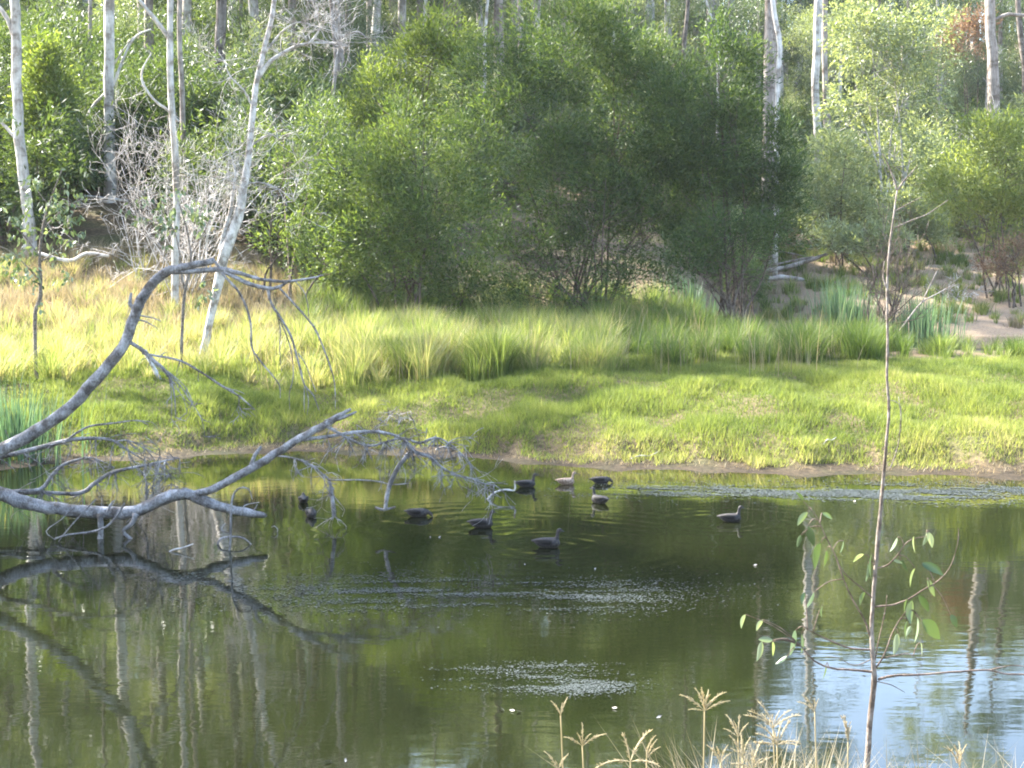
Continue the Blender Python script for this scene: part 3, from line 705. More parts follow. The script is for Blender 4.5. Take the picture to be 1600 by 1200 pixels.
# understorey filling the shade of the wood
def under_lib(seed, mat, tb):
    r = np.random.default_rng(seed); lobes = []
    for i in range(6):
        a = r.uniform(0, 6.28); q = r.uniform(.3, 1.5)
        lobes.append(((q * math.cos(a), q * math.sin(a), r.uniform(.7, 3.2)), (r.uniform(.8, 1.3), r.uniform(.8, 1.3), r.uniform(.7, 1.1))))
    return crown_mesh('understorey', lobes, 420, 12, .65, .26, .05, mat, seed, .2, .6, 8, .3, tb)[0]
UNDER = [under_lib(61, M['under'], .4), under_lib(62, M['under'], .6), under_lib(63, M['gum_leaf'], .6), under_lib(64, M['pale_leaf'], .35)]
stem_mb = MB(); 
for k in range(4):
    a = k * 1.7; stem_mb.tube([(0, 0, -.2), (.3 * math.cos(a), .3 * math.sin(a), .8), (.8 * math.cos(a), .8 * math.sin(a), 2.4)], [.05, .04, .015], 5, 3)
STEM = stem_mb.mesh('stem', M['brown_stem'])
def place_under(x, D, s, lib, label, group):
    p = on_ground(x, D, -.1); root = empty('understorey_shrub', p, label, 'shrub', group)
    root.rotation_euler = (0, 0, rng.uniform(0, 6.28)); root.scale = (s, s, s * rng.uniform(.85, 1.2))
    obj('crown', UNDER[lib], root); obj('stem', STEM, root)
for D in np.arange(66, 92, 3.4):
    for x in np.arange(-140, 560, 62):
        if rng.random() < .12: continue
        if D < 72 and 60 < x < 330: continue
        place_under(x + rng.uniform(-28, 28), D + rng.uniform(-1.4, 1.4), rng.uniform(.9, 1.55), int(rng.choice([0, 0, 1, 2])), 'shady green understorey shrub in the wood behind the left gums', 'understorey of the left wood')
for D in np.arange(78, 100, 4.2):
    for x in np.arange(520, 1300, 80):
        if 680 < x < 1040 and D < 96 or x > 1180: continue
        place_under(x + rng.uniform(-30, 30), D + rng.uniform(-1.6, 1.6), rng.uniform(1.0, 1.6) if x < 1000 else rng.uniform(.6, .9), int(rng.choice([1, 2, 3])), 'leafy shrub of the wood rising behind the wide bush', 'understorey behind the wide bush')
for D in np.arange(100, 132, 5):
    for x in np.arange(1230, 1740, 75):
        if rng.random() < .15: continue
        place_under(x + rng.uniform(-30, 30), D + rng.uniform(-2, 2), rng.uniform(1.1, 1.9), int(rng.choice([2, 3, 3, 3])), 'pale leafy shrub on the sunny slope at the right', 'understorey of the right slope')

# the far wood: one mass of gums up the hillside
def far_wood():
    lib = bpy.data.collections.new('far_gum_kinds')
    for i in range(4):
        r = np.random.default_rng(300 + i)
        V0 = CROWN[i % 3] if i < 3 else CROWN_PALE[0]
        n = len(V0.vertices); co = np.empty(n * 3, np.float32); V0.vertices.foreach_get('co', co); co = co.reshape(-1, 3)
        tn = np.empty(n, np.float32); V0.attributes['tint'].data.foreach_get('value', tn)
        hgt = r.uniform(9, 12)
        Vs = [co * np.array([.8, .8, 1.05]) + np.array([0, 0, hgt]), (co[::1] * np.array([.55, .55, .6]))[: n // 2] + np.array([1.2, .5, hgt * .55])]
        Vv = np.concatenate(Vs); tt = np.concatenate([tn, tn[: n // 2]])
        me = mesh_np('far_gum', Vv, np.arange(len(Vv)).reshape(-1, 4), V0.materials[0], tt)
        mb = MB(); mb.tube([(0, 0, -.5), (.15, 0, hgt * .4), (-.1, .1, hgt * .8), (.1, 0, hgt + 3)], [.28, .22, .16, .04], 7, 3)
        tm = mb.mesh('t', M['gum_bark'] if i % 2 else M['grey_bark'])
        bm = bmesh.new(); bm.from_mesh(me); k = len(bm.faces)
        bm.from_mesh(tm); bm.faces.ensure_lookup_table()
        for f in bm.faces[k:]: f.material_index = 1
        bm.to_mesh(me); bm.free(); me.materials.append(tm.materials[0])
        lib.objects.link(bpy.data.objects.new('far_gum', me))
    pts = []
    for D in np.concatenate([np.arange(88, 150, 6.5), np.arange(150, 250, 11)]):
        x = -420.0
        while x < 2020:
            d = D + rng.uniform(-3, 3); X = (x - 800) / F * d
            u = X / d
            if not (u > .10 and d < 112) and not (D < 96 and u > -.05) and not (u < -.27 and d < 118):
                pts.append((X, d, gz(X, d)))
            x += rng.uniform(4.2, 7.5) * F / D * (1 if D < 150 else 1.15)
    me = bpy.data.meshes.new('far_wood'); me.from_pydata(pts, [], [])
    at = me.attributes.new('spin', 'FLOAT', 'POINT'); at.data.foreach_set('value', rng.uniform(0, 6.28, len(pts)).astype(np.float32))
    at = me.attributes.new('size', 'FLOAT', 'POINT'); at.data.foreach_set('value', np.array([(rng.uniform(.8, 1.1) if q[1] < 128 else rng.uniform(1.45, 1.95) if q[0] / q[1] < .17 else rng.uniform(1.15, 1.55)) if q[0] / q[1] > .02 else rng.uniform(1.2, 1.65) for q in pts], np.float32))
    o = tag(obj('far_wood', me), 'dense far gum wood covering the hillside', 'woodland', kind='stuff')
    g = bpy.data.node_groups.new('far_wood', 'GeometryNodeTree')
    g.interface.new_socket('Geometry', in_out='INPUT', socket_type='NodeSocketGeometry'); g.interface.new_socket('Geometry', in_out='OUTPUT', socket_type='NodeSocketGeometry')
    N = g.nodes; gi = N.new('NodeGroupInput'); go = N.new('NodeGroupOutput')
    ip = N.new('GeometryNodeInstanceOnPoints'); ci = N.new('GeometryNodeCollectionInfo')
    ci.inputs['Collection'].default_value = lib; ci.inputs['Separate Children'].default_value = True; ci.inputs['Reset Children'].default_value = True
    a1 = N.new('GeometryNodeInputNamedAttribute'); a1.data_type = 'FLOAT'; a1.inputs[0].default_value = 'spin'
    a2 = N.new('GeometryNodeInputNamedAttribute'); a2.data_type = 'FLOAT'; a2.inputs[0].default_value = 'size'
    cx = N.new('ShaderNodeCombineXYZ'); g.links.new(a1.outputs[0], cx.inputs[2])
    g.links.new(gi.outputs[0], ip.inputs['Points']); g.links.new(ci.outputs[0], ip.inputs['Instance'])
    ip.inputs['Pick Instance'].default_value = True
    g.links.new(cx.outputs[0], ip.inputs['Rotation']); g.links.new(a2.outputs[0], ip.inputs['Scale']); g.links.new(ip.outputs[0], go.inputs[0])
    md = o.modifiers.new('far_wood', 'NODES'); md.node_group = g
    # undergrowth of that wood
    lib2 = bpy.data.collections.new('far_undergrowth_kinds')
    for me_ in UNDER: lib2.objects.link(bpy.data.objects.new('far_shrub', me_))
    pts = []
    for D in np.arange(86, 190, 5.5):
        x = -250.0
        while x < 1850:
            d = D + rng.uniform(-2.5, 2.5); X = (x - 800) / F * d
            if not (X / d > .10 and d < 104): pts.append((X, d, gz(X, d) - .2))
            x += rng.uniform(2.6, 5.0) * F / D
    me = bpy.data.meshes.new('far_undergrowth'); me.from_pydata(pts, [], [])
    at = me.attributes.new('spin', 'FLOAT', 'POINT'); at.data.foreach_set('value', rng.uniform(0, 6.28, len(pts)).astype(np.float32))
    at = me.attributes.new('size', 'FLOAT', 'POINT'); at.data.foreach_set('value', rng.uniform(.9, 1.9, len(pts)).astype(np.float32))
    o2 = tag(obj('far_undergrowth', me), 'leafy undergrowth between the trunks of the far wood', 'undergrowth', kind='stuff')
    g2 = g.copy(); g2.nodes['Collection Info'].inputs['Collection'].default_value = lib2
    md = o2.modifiers.new('far_undergrowth', 'NODES'); md.node_group = g2
far_wood()

# ------------------------------------------------------------------ leafy gum saplings on the far bank
def leaf_cloud(pts_m, n, L, W, mat, seed, spread=.25, droop=.9, tb=.55):
    r = np.random.default_rng(seed); pts = np.array([list(p) for p in pts_m])
    c = pts[r.integers(0, len(pts), n)] + r.normal(0, spread, (n, 3))
    d = unit(r.normal(0, .6, (n, 3)) + np.array([0, 0, -droop]))
    s = unit(np.cross(d, r.normal(0, 1, (n, 3)))); ll = (L * r.uniform(.6, 1.2, n))[:, None]; ww = (W * r.uniform(.7, 1.2, n))[:, None]
    nn = np.cross(d, s)
    a, b, cc, e = c, c + d * ll * .35 + s * ww * .5 + nn * ww * .12, c + d * ll, c + d * ll * .35 - s * ww * .5 + nn * ww * .12
    b2, e2 = c + d * ll * .7 + s * ww * .33, c + d * ll * .7 - s * ww * .33
    V = np.stack([a, b, b2, cc, e2, e], 1).reshape(-1, 3)
    i = (np.arange(n) * 6)[:, None]
    Fq = np.concatenate([i + np.array([[0, 1, 2, 3]]), i + np.array([[0, 3, 4, 5]])])
    return mesh_np('leaves', V, Fq, mat, np.repeat(np.clip(r.normal(tb, .25, n), 0, 1), 6))

def bank_sapling(label, stem, sides_, D, blobs, n, seed, L=.17, W=.075):
    base = P(stem[0][0], stem[0][1], D); base.z = gz(base.x, base.y) - .05
    root = empty('gum_sapling', base, label, 'sapling', 'leafy saplings on the far bank')
    nr = np.random.default_rng(seed)
    mb = MB(); px_tube(mb, [(stem[0][0], stem[0][1] + 6, stem[0][2])] + stem, D, 7, 3, nr, .06, base); obj('trunk', mb.mesh('trunk', M['sapling_bark']), root)
    tips = []
    for s in sides_:
        mb = MB(); px_tube(mb, s, D, 5, 3, nr, .05, base); obj('branch', mb.mesh('branch', M['sapling_bark']), root)
    for (x, y, sp, k) in blobs:
        c = P(x, y, D) - base
        tips += [c + Vector((nr.normal(0, sp * D / F), nr.normal(0, sp * D / F), nr.normal(0, sp * D / F))) for _ in range(k)]
    obj('leaves', leaf_cloud(tips, n, L, W, M['sapling_leaf'], seed, .07, .9, .75), root)
bank_sapling('crooked leafy sapling with big shining leaves at the left edge', [(58, 606, 4), (55, 550, 4), (55, 490, 4.2), (62, 468, 4.2), (64, 440, 3.6), (62, 410, 3), (66, 360, 2.6), (80, 310, 2), (98, 262, 1.2)],
    [[(64, 440, 2), (45, 420, 1.6), (20, 395, 1), (0, 385, .8)], [(62, 410, 2), (85, 395, 1.5), (110, 375, 1)], [(66, 360, 2), (95, 330, 1.4), (130, 310, 1)], [(76, 320, 1.6), (60, 300, 1), (50, 280, .8)], [(62, 400, 1.6), (30, 360, 1.2), (8, 345, .8)]],
    41, [(95, 290, 16, 9), (75, 330, 24, 12), (60, 300, 16, 7), (110, 330, 12, 5), (20, 385, 18, 8), (70, 400, 28, 12), (105, 380, 16, 6), (35, 350, 16, 6), (50, 430, 16, 6), (15, 420, 12, 4), (8, 180, 14, 4)], 620, 71, .19, .085)
bank_sapling('thin leafy sapling in front of the slender white gum', [(283, 575, 3.4), (285, 510, 3.4), (287, 470, 3.2), (292, 440, 3), (298, 415, 2.6), (296, 380, 2), (288, 345, 1.6), (280, 318, 1)],
    [[(289, 455, 2.2), (283, 430, 2), (281, 400, 1.6), (272, 360, 1.1), (255, 335, .8)], [(297, 400, 1.6), (315, 370, 1.1), (330, 340, .8)], [(284, 360, 1.4), (240, 350, 1), (205, 322, .7)]],
    42.5, [(270, 330, 22, 10), (240, 335, 18, 6), (300, 325, 16, 6), (205, 322, 9, 3), (262, 360, 14, 5), (320, 345, 12, 4), (325, 468, 10, 4)], 320, 72, .19, .085)

# ------------------------------------------------------------------ fallen logs behind the bush end
def px_log(name, label, cat, paths, D, mat, group=None, wob=.06, seed=3, sides=8):
    base = P(paths[0][0][0], paths[0][0][1], D + (paths[0][0][3] if len(paths[0][0]) > 3 else 0))
    nr = np.random.default_rng(seed); root = empty(name, base, label, cat, group)
    for i, p in enumerate(paths):
        mb = MB(); px_tube(mb, p, D, sides, 3, nr, wob, base); obj('log' if i == 0 else 'branch', mb.mesh('log', mat), root)
    return root
px_log('fallen_log', 'longest grey log sloping up to the right behind the bush end', 'log', [[(1195, 423, 4), (1225, 418, 5), (1260, 408, 4.5), (1293, 397, 3)], [(1205, 415, 2), (1240, 407, 2), (1270, 401, 1.5)]], 90.5, M['grey_bark'], 'logs by the back pool')
px_log('fallen_log', 'pale broken log with a hollow end lying lowest by the back pool', 'log', [[(1201, 436, 5), (1220, 433, 5.5), (1245, 436, 5), (1256, 437, 3)], [(1203, 434, 3), (1200, 444, 2)]], 87.5, M['grey_bark'], 'logs by the back pool', seed=4)
px_log('fallen_log', 'thin white branch lying across the logs', 'log', [[(1168, 380, 1.4), (1200, 383, 1.6), (1220, 392, 2), (1245, 398, 2), (1270, 403, 1.5)], [(1218, 391, 1.5), (1205, 410, 1)]], 94, M['grey_bark'], 'logs by the back pool', seed=5)
px_log('fallen_log', 'topmost thin grey log behind the bush end', 'log', [[(1200, 395, 2), (1240, 391, 2.5), (1275, 389, 2.2), (1305, 388, 1.5)]], 96.5, M['grey_bark'], 'logs by the back pool', seed=6)
px_log('fallen_log', 'grey log lying in the shade under the left gums', 'log', [[(60, 395, 3), (108, 408, 4), (135, 396, 4), (170, 400, 3)]], 60, M['dead_wood'], seed=7)
px_log('fallen_log', 'pale pole lying at the foot of the thick gum', 'log', [[(132, 306, 2.5), (165, 310, 3), (200, 314, 2.5)]], 70, M['dead_wood'], seed=8)
px_log('leaning_stake', 'short pale stake leaning in the grass beside the arched branch', 'stick', [[(255, 604, 4), (242, 578, 4.5), (226, 548, 4.5)]], 41, M['dead_wood'], seed=9)
px_log('dead_stick', 'forked white dead stick standing by the back pool', 'stick', [[(1402, 522, 1.6), (1420, 497, 1.6), (1440, 473, 1.5), (1462, 460, 1.1), (1487, 447, .7)], [(1440, 473, 1.2), (1452, 448, 1), (1464, 424, .7)]], 60, M['grey_bark'], seed=10)

# ------------------------------------------------------------------ the fallen tree in the water
def fallen_tree():
    D = 25.0; nr = np.random.default_rng(77); rnd = random.Random(77)
    base = water_at(-330, 850); base.z = -.3
    root = empty('fallen_tree', base, 'grey dead tree fallen in the water with one high arched limb', 'tree')
    mat = M['fallen_wood']
    def part(name, *paths, sides=9, D_=D, wob=.09, tw=0, L=.5, r=.010, extra=None):
        mb = MB(); ends = []
        for p in paths:
            W = px_tube(mb, [(q[0], q[1], q[2] * .88) for q in p], D_, sides, 3, nr, wob, base); ends.append(W)
        if tw:
            for W in ends:
                for w in W[1:]:
                    for k in range(tw):
                        grow(mb, w, (rnd.gauss(0, .6), rnd.gauss(0, .6), rnd.gauss(-.5, .5)), L * rnd.uniform(.5, 1.2), r, 1, rnd, 4, 2, .4, -.1, .6, .0055)
        return obj(name, mb.mesh(name, mat), root)
    part('trunk', [(-420, 880, 28), (-330, 840, 27), (-240, 800, 24), (-170, 775, 20)], sides=12)
    up = part('arched_limb', [(-200, 785, 18), (-120, 762, 17), (-50, 730, 17), (0, 704, 16), (60, 672, 14.5), (110, 636, 14), (150, 592, 13.5), (183, 553, 13), (203, 518, 12.5), (214, 482, 12), (234, 448, 11.5), (262, 424, 10.5), (285, 418, 9), (310, 412, 8), (334, 407, 6.5)], [(212, 486, 5), (203, 474, 4.5), (205, 458, 3)], [(172, 563, 5), (183, 556, 2)], sides=12)
    part('log', [(-200, 780, 19), (-100, 752, 18), (-40, 758, 17.5), (0, 772, 17), (40, 786, 16), (90, 796, 15), (150, 799, 15), (190, 802, 14.5), (222, 796, 14), (258, 779, 14), (290, 772, 13.5), (320, 783, 12.5), (355, 795, 11.5), (390, 801, 10), (416, 806, 5)], [(395, 800, 2), (400, 792, 1.5), (402, 788, 1)], sides=12)
    part('branch', [(288, 774, 8), (325, 767, 9), (365, 747, 10), (405, 725, 9.5), (440, 703, 9), (470, 685, 9), (500, 668, 8.5), (520, 656, 7.5), (535, 646, 5), (548, 639, 3)], [(515, 659, 6), (540, 651, 4), (557, 643, 2)], [(392, 728, 4.5), (398, 712, 4.5), (408, 698, 3.5)], sides=11)
    part('branch', [(470, 687, 5), (510, 683, 4.2), (550, 676, 4.2), (590, 675, 4), (620, 681, 3), (634, 690, 2)], sides=7, tw=5, L=.4)
    part('branch', [(510, 666, 4), (540, 683, 3.2), (575, 697, 3), (605, 690, 3), (632, 685, 3), (655, 692, 3), (680, 684, 3), (700, 692, 2), (718, 706, 1.4), (733, 722, .8)], sides=7, tw=6, L=.55)
    part('branch', [(632, 686, 4), (645, 704, 5), (672, 714, 4), (690, 730, 3.2), (712, 742, 2.8), (738, 748, 2.2), (758, 756, 1.6), (772, 757, 1.2)], sides=7, tw=5, L=.455)
    part('prop_branch', [(648, 703, 5), (636, 712, 5.5), (622, 730, 5.5), (612, 750, 5.5), (606, 768, 5.2), (602, 796, 5.2)], [(586, 793, 3), (600, 796, 3.5), (618, 792, 2)], sides=8, D_=25.6)
    part('branch', [(425, 712, 2), (460, 716, 2.4), (488, 728, 2.6), (505, 742, 3), (514, 750, 3.4), (518, 770, 5), (522, 806, 5.5)], sides=6, tw=5, L=.45, D_=25.8)
    part('branch', [(513, 750, 2.2), (560, 750, 2), (590, 752, 2), (612, 757, 1.8), (640, 755, 1)], sides=5, D_=25.7)
    part('prop_branch', [(157, 803, 7), (157, 825, 7), (156, 850, 7)], [(165, 806, 3), (172, 790, 2.5), (178, 782, 1.5)], sides=8, D_=24.8)
    part('prop_branch', [(212, 803, 8), (206, 818, 5), (193, 829, 4.5), (204, 842, 4.5), (212, 852, 4)], sides=8, D_=24.8)
    part('branch', [(195, 786, 2.5), (178, 812, 3), (160, 826, 2.6), (135, 832, 2.4), (108, 835, 2.4), (86, 842, 2.4)], [(150, 780, 2), (125, 806, 1.8), (100, 835, 1.6), (92, 846, 1.5)], [(120, 790, 1.2), (95, 812, 1.4), (72, 830, 1.4), (86, 843, 1.2)], sides=6, D_=24.5)
    # low branches spreading at the left
    part('branch', [(-160, 770, 7), (-60, 735, 6), (0, 715, 5.5), (35, 706, 5.5), (80, 695, 6), (110, 687, 5), (150, 685, 4), (180, 690, 3), (200, 704, 2.2), (234, 724, 1)], [(180, 690, 2), (200, 688, 1.8), (225, 700, 1.2), (250, 712, .8)], sides=8, tw=4, L=.45, D_=25.8)
    part('branch', [(103, 689, 3.6), (125, 673, 3), (145, 665, 2.6), (180, 661, 2.2), (215, 657, 1.8), (232, 664, 1)], [(215, 657, 1.2), (238, 660, .8), (247, 671, .6)], sides=6, D_=25.8)
    part('branch', [(-100, 775, 5), (20, 768, 5), (62, 765, 5), (80, 745, 5), (98, 727, 4.2), (130, 716, 2.6), (150, 717, 1.8), (178, 730, 1)], sides=7, tw=5, L=.45, D_=26.2)
    part('branch', [(-60, 772, 5), (70, 770, 4.5), (125, 771, 5.5), (152, 752, 5), (180, 737, 4.5), (228, 727, 3.4), (258, 720, 2.2), (280, 716, 1.4)], [(250, 724, 2.4), (244, 740, 2.2), (238, 762, 1.6)], [(252, 726, 1.2), (265, 740, 1.2), (268, 756, .9)], [(214, 730, 1.6), (228, 750, 2.4), (229, 784, 2.6)], sides=7, tw=5, L=.455, D_=26.4)
    # the hanging twigs of the arched limb
    part('branch', [(268, 424, 7), (300, 424, 6), (345, 421, 6), (375, 427, 5), (405, 436, 4), (440, 440, 3.6), (465, 438, 3), (484, 435, 2.5), (505, 430, 1.8)], [(350, 424, 5), (380, 440, 5), (410, 449, 5), (432, 450, 4.5), (448, 441, 3)], sides=8)
    part('hanging_twig', [(336, 408, 3.6), (348, 428, 3.4), (370, 452, 3), (384, 478, 2.6), (392, 508, 2.4), (393, 540, 2.2), (402, 558, 2), (420, 580, 1.8), (436, 601, 1.5), (438, 622, .9)], [(396, 552, 1), (401, 566, .9), (404, 580, .6)], sides=6)
    part('hanging_twig', [(418, 449, 4), (424, 474, 3.4), (440, 499, 3), (454, 524, 2.8), (462, 550, 2.5), (470, 580, 2.4), (476, 602, 2), (490, 618, 1.6), (498, 640, .9)], [(432, 488, 1.4), (438, 515, 1.3), (437, 545, 1.1), (440, 580, .7)], [(436, 498, 1.6), (450, 530, 1.4), (457, 560, 1.3), (458, 590, 1.2), (452, 615, 1), (453, 640, .6)],
         [(476, 602, 1.2), (475, 622, 1), (476, 645, .6)], [(478, 604, 1.2), (482, 625, 1), (480, 648, .6)], [(466, 552, 1.5), (478, 570, 1.2), (487, 595, 1.1), (494, 612, .7)], sides=5)
    part('hanging_twig', [(436, 449, 3), (460, 475, 2.6), (490, 510, 2.4), (504, 540, 2.1), (515, 570, 1.8), (523, 600, 1.4), (524, 640, .8)], [(462, 440, 1.3), (478, 462, 1.2), (483, 500, .8)], sides=5)
    part('branch', [(203, 535, 5), (225, 549, 5), (245, 568, 5.2), (258, 580, 4.5), (267, 595, 3), (273, 622, 1.6), (274, 652, .9)], [(222, 552, 3), (250, 557, 2.6), (280, 563, 2.8), (310, 579, 2.8), (345, 602, 2.8), (375, 620, 2.4), (398, 640, 1.2)], [(258, 578, 2), (280, 600, 1.6), (300, 630, 1.3), (315, 655, 1), (320, 682, .6)],
         [(262, 580, 1.6), (290, 605, 1.2), (303, 635, .8)], [(264, 586, 1.6), (268, 620, 1.1), (268, 655, .6)], [(268, 594, 1.4), (286, 622, 1), (292, 645, .6)], [(372, 618, .9), (374, 635, .7), (373, 650, .5)], sides=6, tw=1, L=.3)
    part('stub', [(211, 492, 2.4), (236, 496, 1.6), (252, 502, .9)], [(209, 498, 2.2), (226, 502, 1.8), (238, 508, 1.2), (246, 513, .8)], sides=5)
fallen_tree()
px_log('bent_stick', 'hooked grey stick rising from the water by the log end', 'stick', [[(358, 860, 2.6), (360, 845, 2.4), (361, 800, 2.4), (364, 775, 2.3), (374, 763, 2.2), (388, 764, 1.8), (394, 780, 1.2)], [(360, 834, 2), (346, 828, 2), (352, 818, 1.5)], [(376, 806, 1.6), (382, 790, 1.5), (405, 785, 1)]], 23.8, M['fallen_wood'], seed=21, sides=6)
px_log('bent_stick', 'curled stick lying half under water below the log end', 'stick', [[(338, 866, 2.4), (342, 845, 2.6), (356, 839, 2.4), (378, 840, 2), (392, 850, 1.6), (399, 856, 1.2)]], 24.3, M['fallen_wood'], seed=22, sides=6)
px_log('bent_stick', 'pale thin stick lifted off the water left of the curled one', 'stick', [[(254, 872, 2.2), (268, 860, 2), (285, 856, 1.8), (302, 850, 1.2)]], 23.7, M['dead_wood'], seed=23, sides=6)
px_log('bent_stick', 'arched stick with an upright pale end out in the open water', 'stick', [[(760, 784, 2.6), (764, 778, 2.6), (774, 769, 2.4), (790, 765, 2.2), (804, 766, 2), (804, 751, 2)]], 28.9, M['dead_wood'], seed=24, sides=6)
px_log('bent_stick', 'small looped twig on the water between the log and the ducks', 'stick', [[(424, 846, 1.3), (430, 836, 1.2), (434, 828, 1.2), (429, 822, 1.1), (424, 824, 1)]], 25.4, M['fallen_wood'], seed=25, sides=5)
px_log('bent_stick', 'angled twig poking up beside the preening duck', 'stick', [[(680, 846, 1.4), (688, 838, 1.4), (677, 846, 1.2), (672, 838, 1)]], 24.9, M['dead_wood'], seed=26, sides=5)

# brush heap on the far bank and a few sticks on the mud
bare_shrub('brush_heap', 'small heap of grey sticks on the bank behind the fallen branches', 605, 37.4, 0, M['fallen_wood'], 31, 9, .55, .018, 2.2, -.15, 2, .006, 3, 'brushwood', .45)
for i, (x, y, l, lb) in enumerate([(1010, 722, 45, 'thin pale stick lying on the mud above the brown duck'), (1300, 728, 20, 'short pale stick on the mud at the right shore'), (700, 716, 40, 'grey stick lying along the muddy edge')]):
    D = 33.6 if x > 900 else 35.4
    q = [on_ground(x + k * l / 3 - l / 2, D + .12 * k, .05 + .04 * (k % 2)) for k in range(4)]
    mb = MB(); mb.tube([p - q[0] for p in q], [.018, .02, .015, .008], 6, 3); o = obj('stick', mb.mesh('stick', M['dead_wood']), None, q[0]); tag(o, lb, 'stick', 'sticks on the far shore')

# ------------------------------------------------------------------ floating pond weed
def weed_mat():
    m, t, o = nodes('pond_weed')
    a = t.nodes.new('ShaderNodeAttribute'); a.attribute_name = 'tint'
    r = ramp(t, [(0, (.035, .045, .035)), (.6, (.06, .07, .065)), (1, (.10, .11, .105))]); t.links.new(a.outputs['Fac'], r.inputs[0])
    p = t.nodes.new('ShaderNodeBsdfPrincipled'); p.inputs['Roughness'].default_value = .55; p.inputs['Specular IOR Level'].default_value = .18
    t.links.new(r.outputs[0], p.inputs['Base Color']); t.links.new(p.outputs[0], o.inputs[0]); return m
M['weed'] = weed_mat()
def weed(label, pols, n, size, seed, tilt=.07):
    r = np.random.default_rng(seed); X, Y = [], []
    for (x, y, rx, ry, w) in pols:
        k = int(n * w)
        xs, ys = x + rx * .55 * r.normal(0, 1, k), y + np.clip(ry * .5 * r.normal(0, 1, k), -ry * 1.5, ry * 1.5)
        for xx, yy in zip(xs, ys):
            p = water_at(xx, yy); X.append(p.x); Y.append(p.y)
    X, Y = np.array(X), np.array(Y)
    k = fnoise(X * .35, Y * 1.5, 2.2, seed) + .6 * fnoise(X, Y * 4, 3.5, seed + 1) + r.normal(0, .35, len(X)) > .05
    X, Y = X[k], Y[k]; n = len(X)
    a = r.uniform(0, 6.28, n); s = size * r.uniform(.5, 1.4, n)
    tx, ty = r.normal(0, tilt, n), r.normal(-.05, tilt, n)
    V = []
    for j in range(6):
        b = a + j * math.pi / 3; dx, dy = np.cos(b) * s * (1 if j % 3 else 1.7), np.sin(b) * s * (1 if j % 3 else 1.7)
        V.append(np.stack([X + dx, Y + dy, .006 + np.abs(tx * dx + ty * dy) * .2 + tx * dx + ty * dy + s * tilt * 1.2], 1))
    V = np.stack(V, 1).reshape(-1, 3); i = (np.arange(n) * 6)[:, None]
    Fq = np.concatenate([i + np.array([[0, 1, 2, 3]]), i + np.array([[0, 3, 4, 5]])])
    tag(obj('pond_weed', mesh_np('pond_weed', V, Fq, M['weed'], np.repeat(np.clip(r.normal(.5, .25, n), 0, 1), 6))), label, 'pond weed', kind='stuff')
weed('wide raft of small floating weed leaves in the middle of the pond', [(760, 925, 260, 30, .55), (620, 930, 240, 34, .3), (920, 930, 110, 28, .15)], 24000, .0095, 201)
weed('small raft of floating weed nearer than the wide one', [(830, 1058, 140, 18, .45), (900, 1072, 80, 14, .3), (770, 1052, 80, 9, .1), (880, 1040, 90, 9, .15)], 9500, .007, 202)
weed('bluish weed mat spreading along the far shore at the right', [(1330, 768, 330, 14, .5), (1500, 772, 250, 16, .4), (1050, 765, 120, 9, .1)], 46000, .0135, 203)
weed('thin scattered weed near the log reflections', [(400, 930, 120, 30, .6), (330, 900, 90, 16, .4)], 2600, .011, 204)
r_ = np.random.default_rng(8)
def flotsam():
    V, Fq = [], []
    spots = [(628, 957), (785, 1110), (800, 1112), (810, 1113), (1030, 1122), (820, 883), (930, 890), (1335, 784), (540, 1190), (512, 1192), (960, 1108), (690, 893), (1180, 884)]
    for i, (x, y) in enumerate(spots):
        p = water_at(x, y); a = r_.uniform(0, 6.28); l, w = r_.uniform(.03, .06), .011
        d = Vector((math.cos(a), math.sin(a), 0)); s = Vector((-d.y, d.x, 0))
        vs = [p - d * l + Vector((0, 0, .01)), p + s * w + Vector((0, 0, .025)), p + d * l + Vector((0, 0, .02)), p - s * w + Vector((0, 0, .008))]
        me = bpy.data.meshes.new('floating_leaf'); me.from_pydata([v - p for v in vs], [], [(0, 1, 2, 3)]); me.materials.append(M['dead_wood'])
        o = obj('floating_leaf', me, None, p); tag(o, 'tiny pale dead leaf floating on the pond', 'leaf', 'dead leaves floating on the pond')
flotsam()

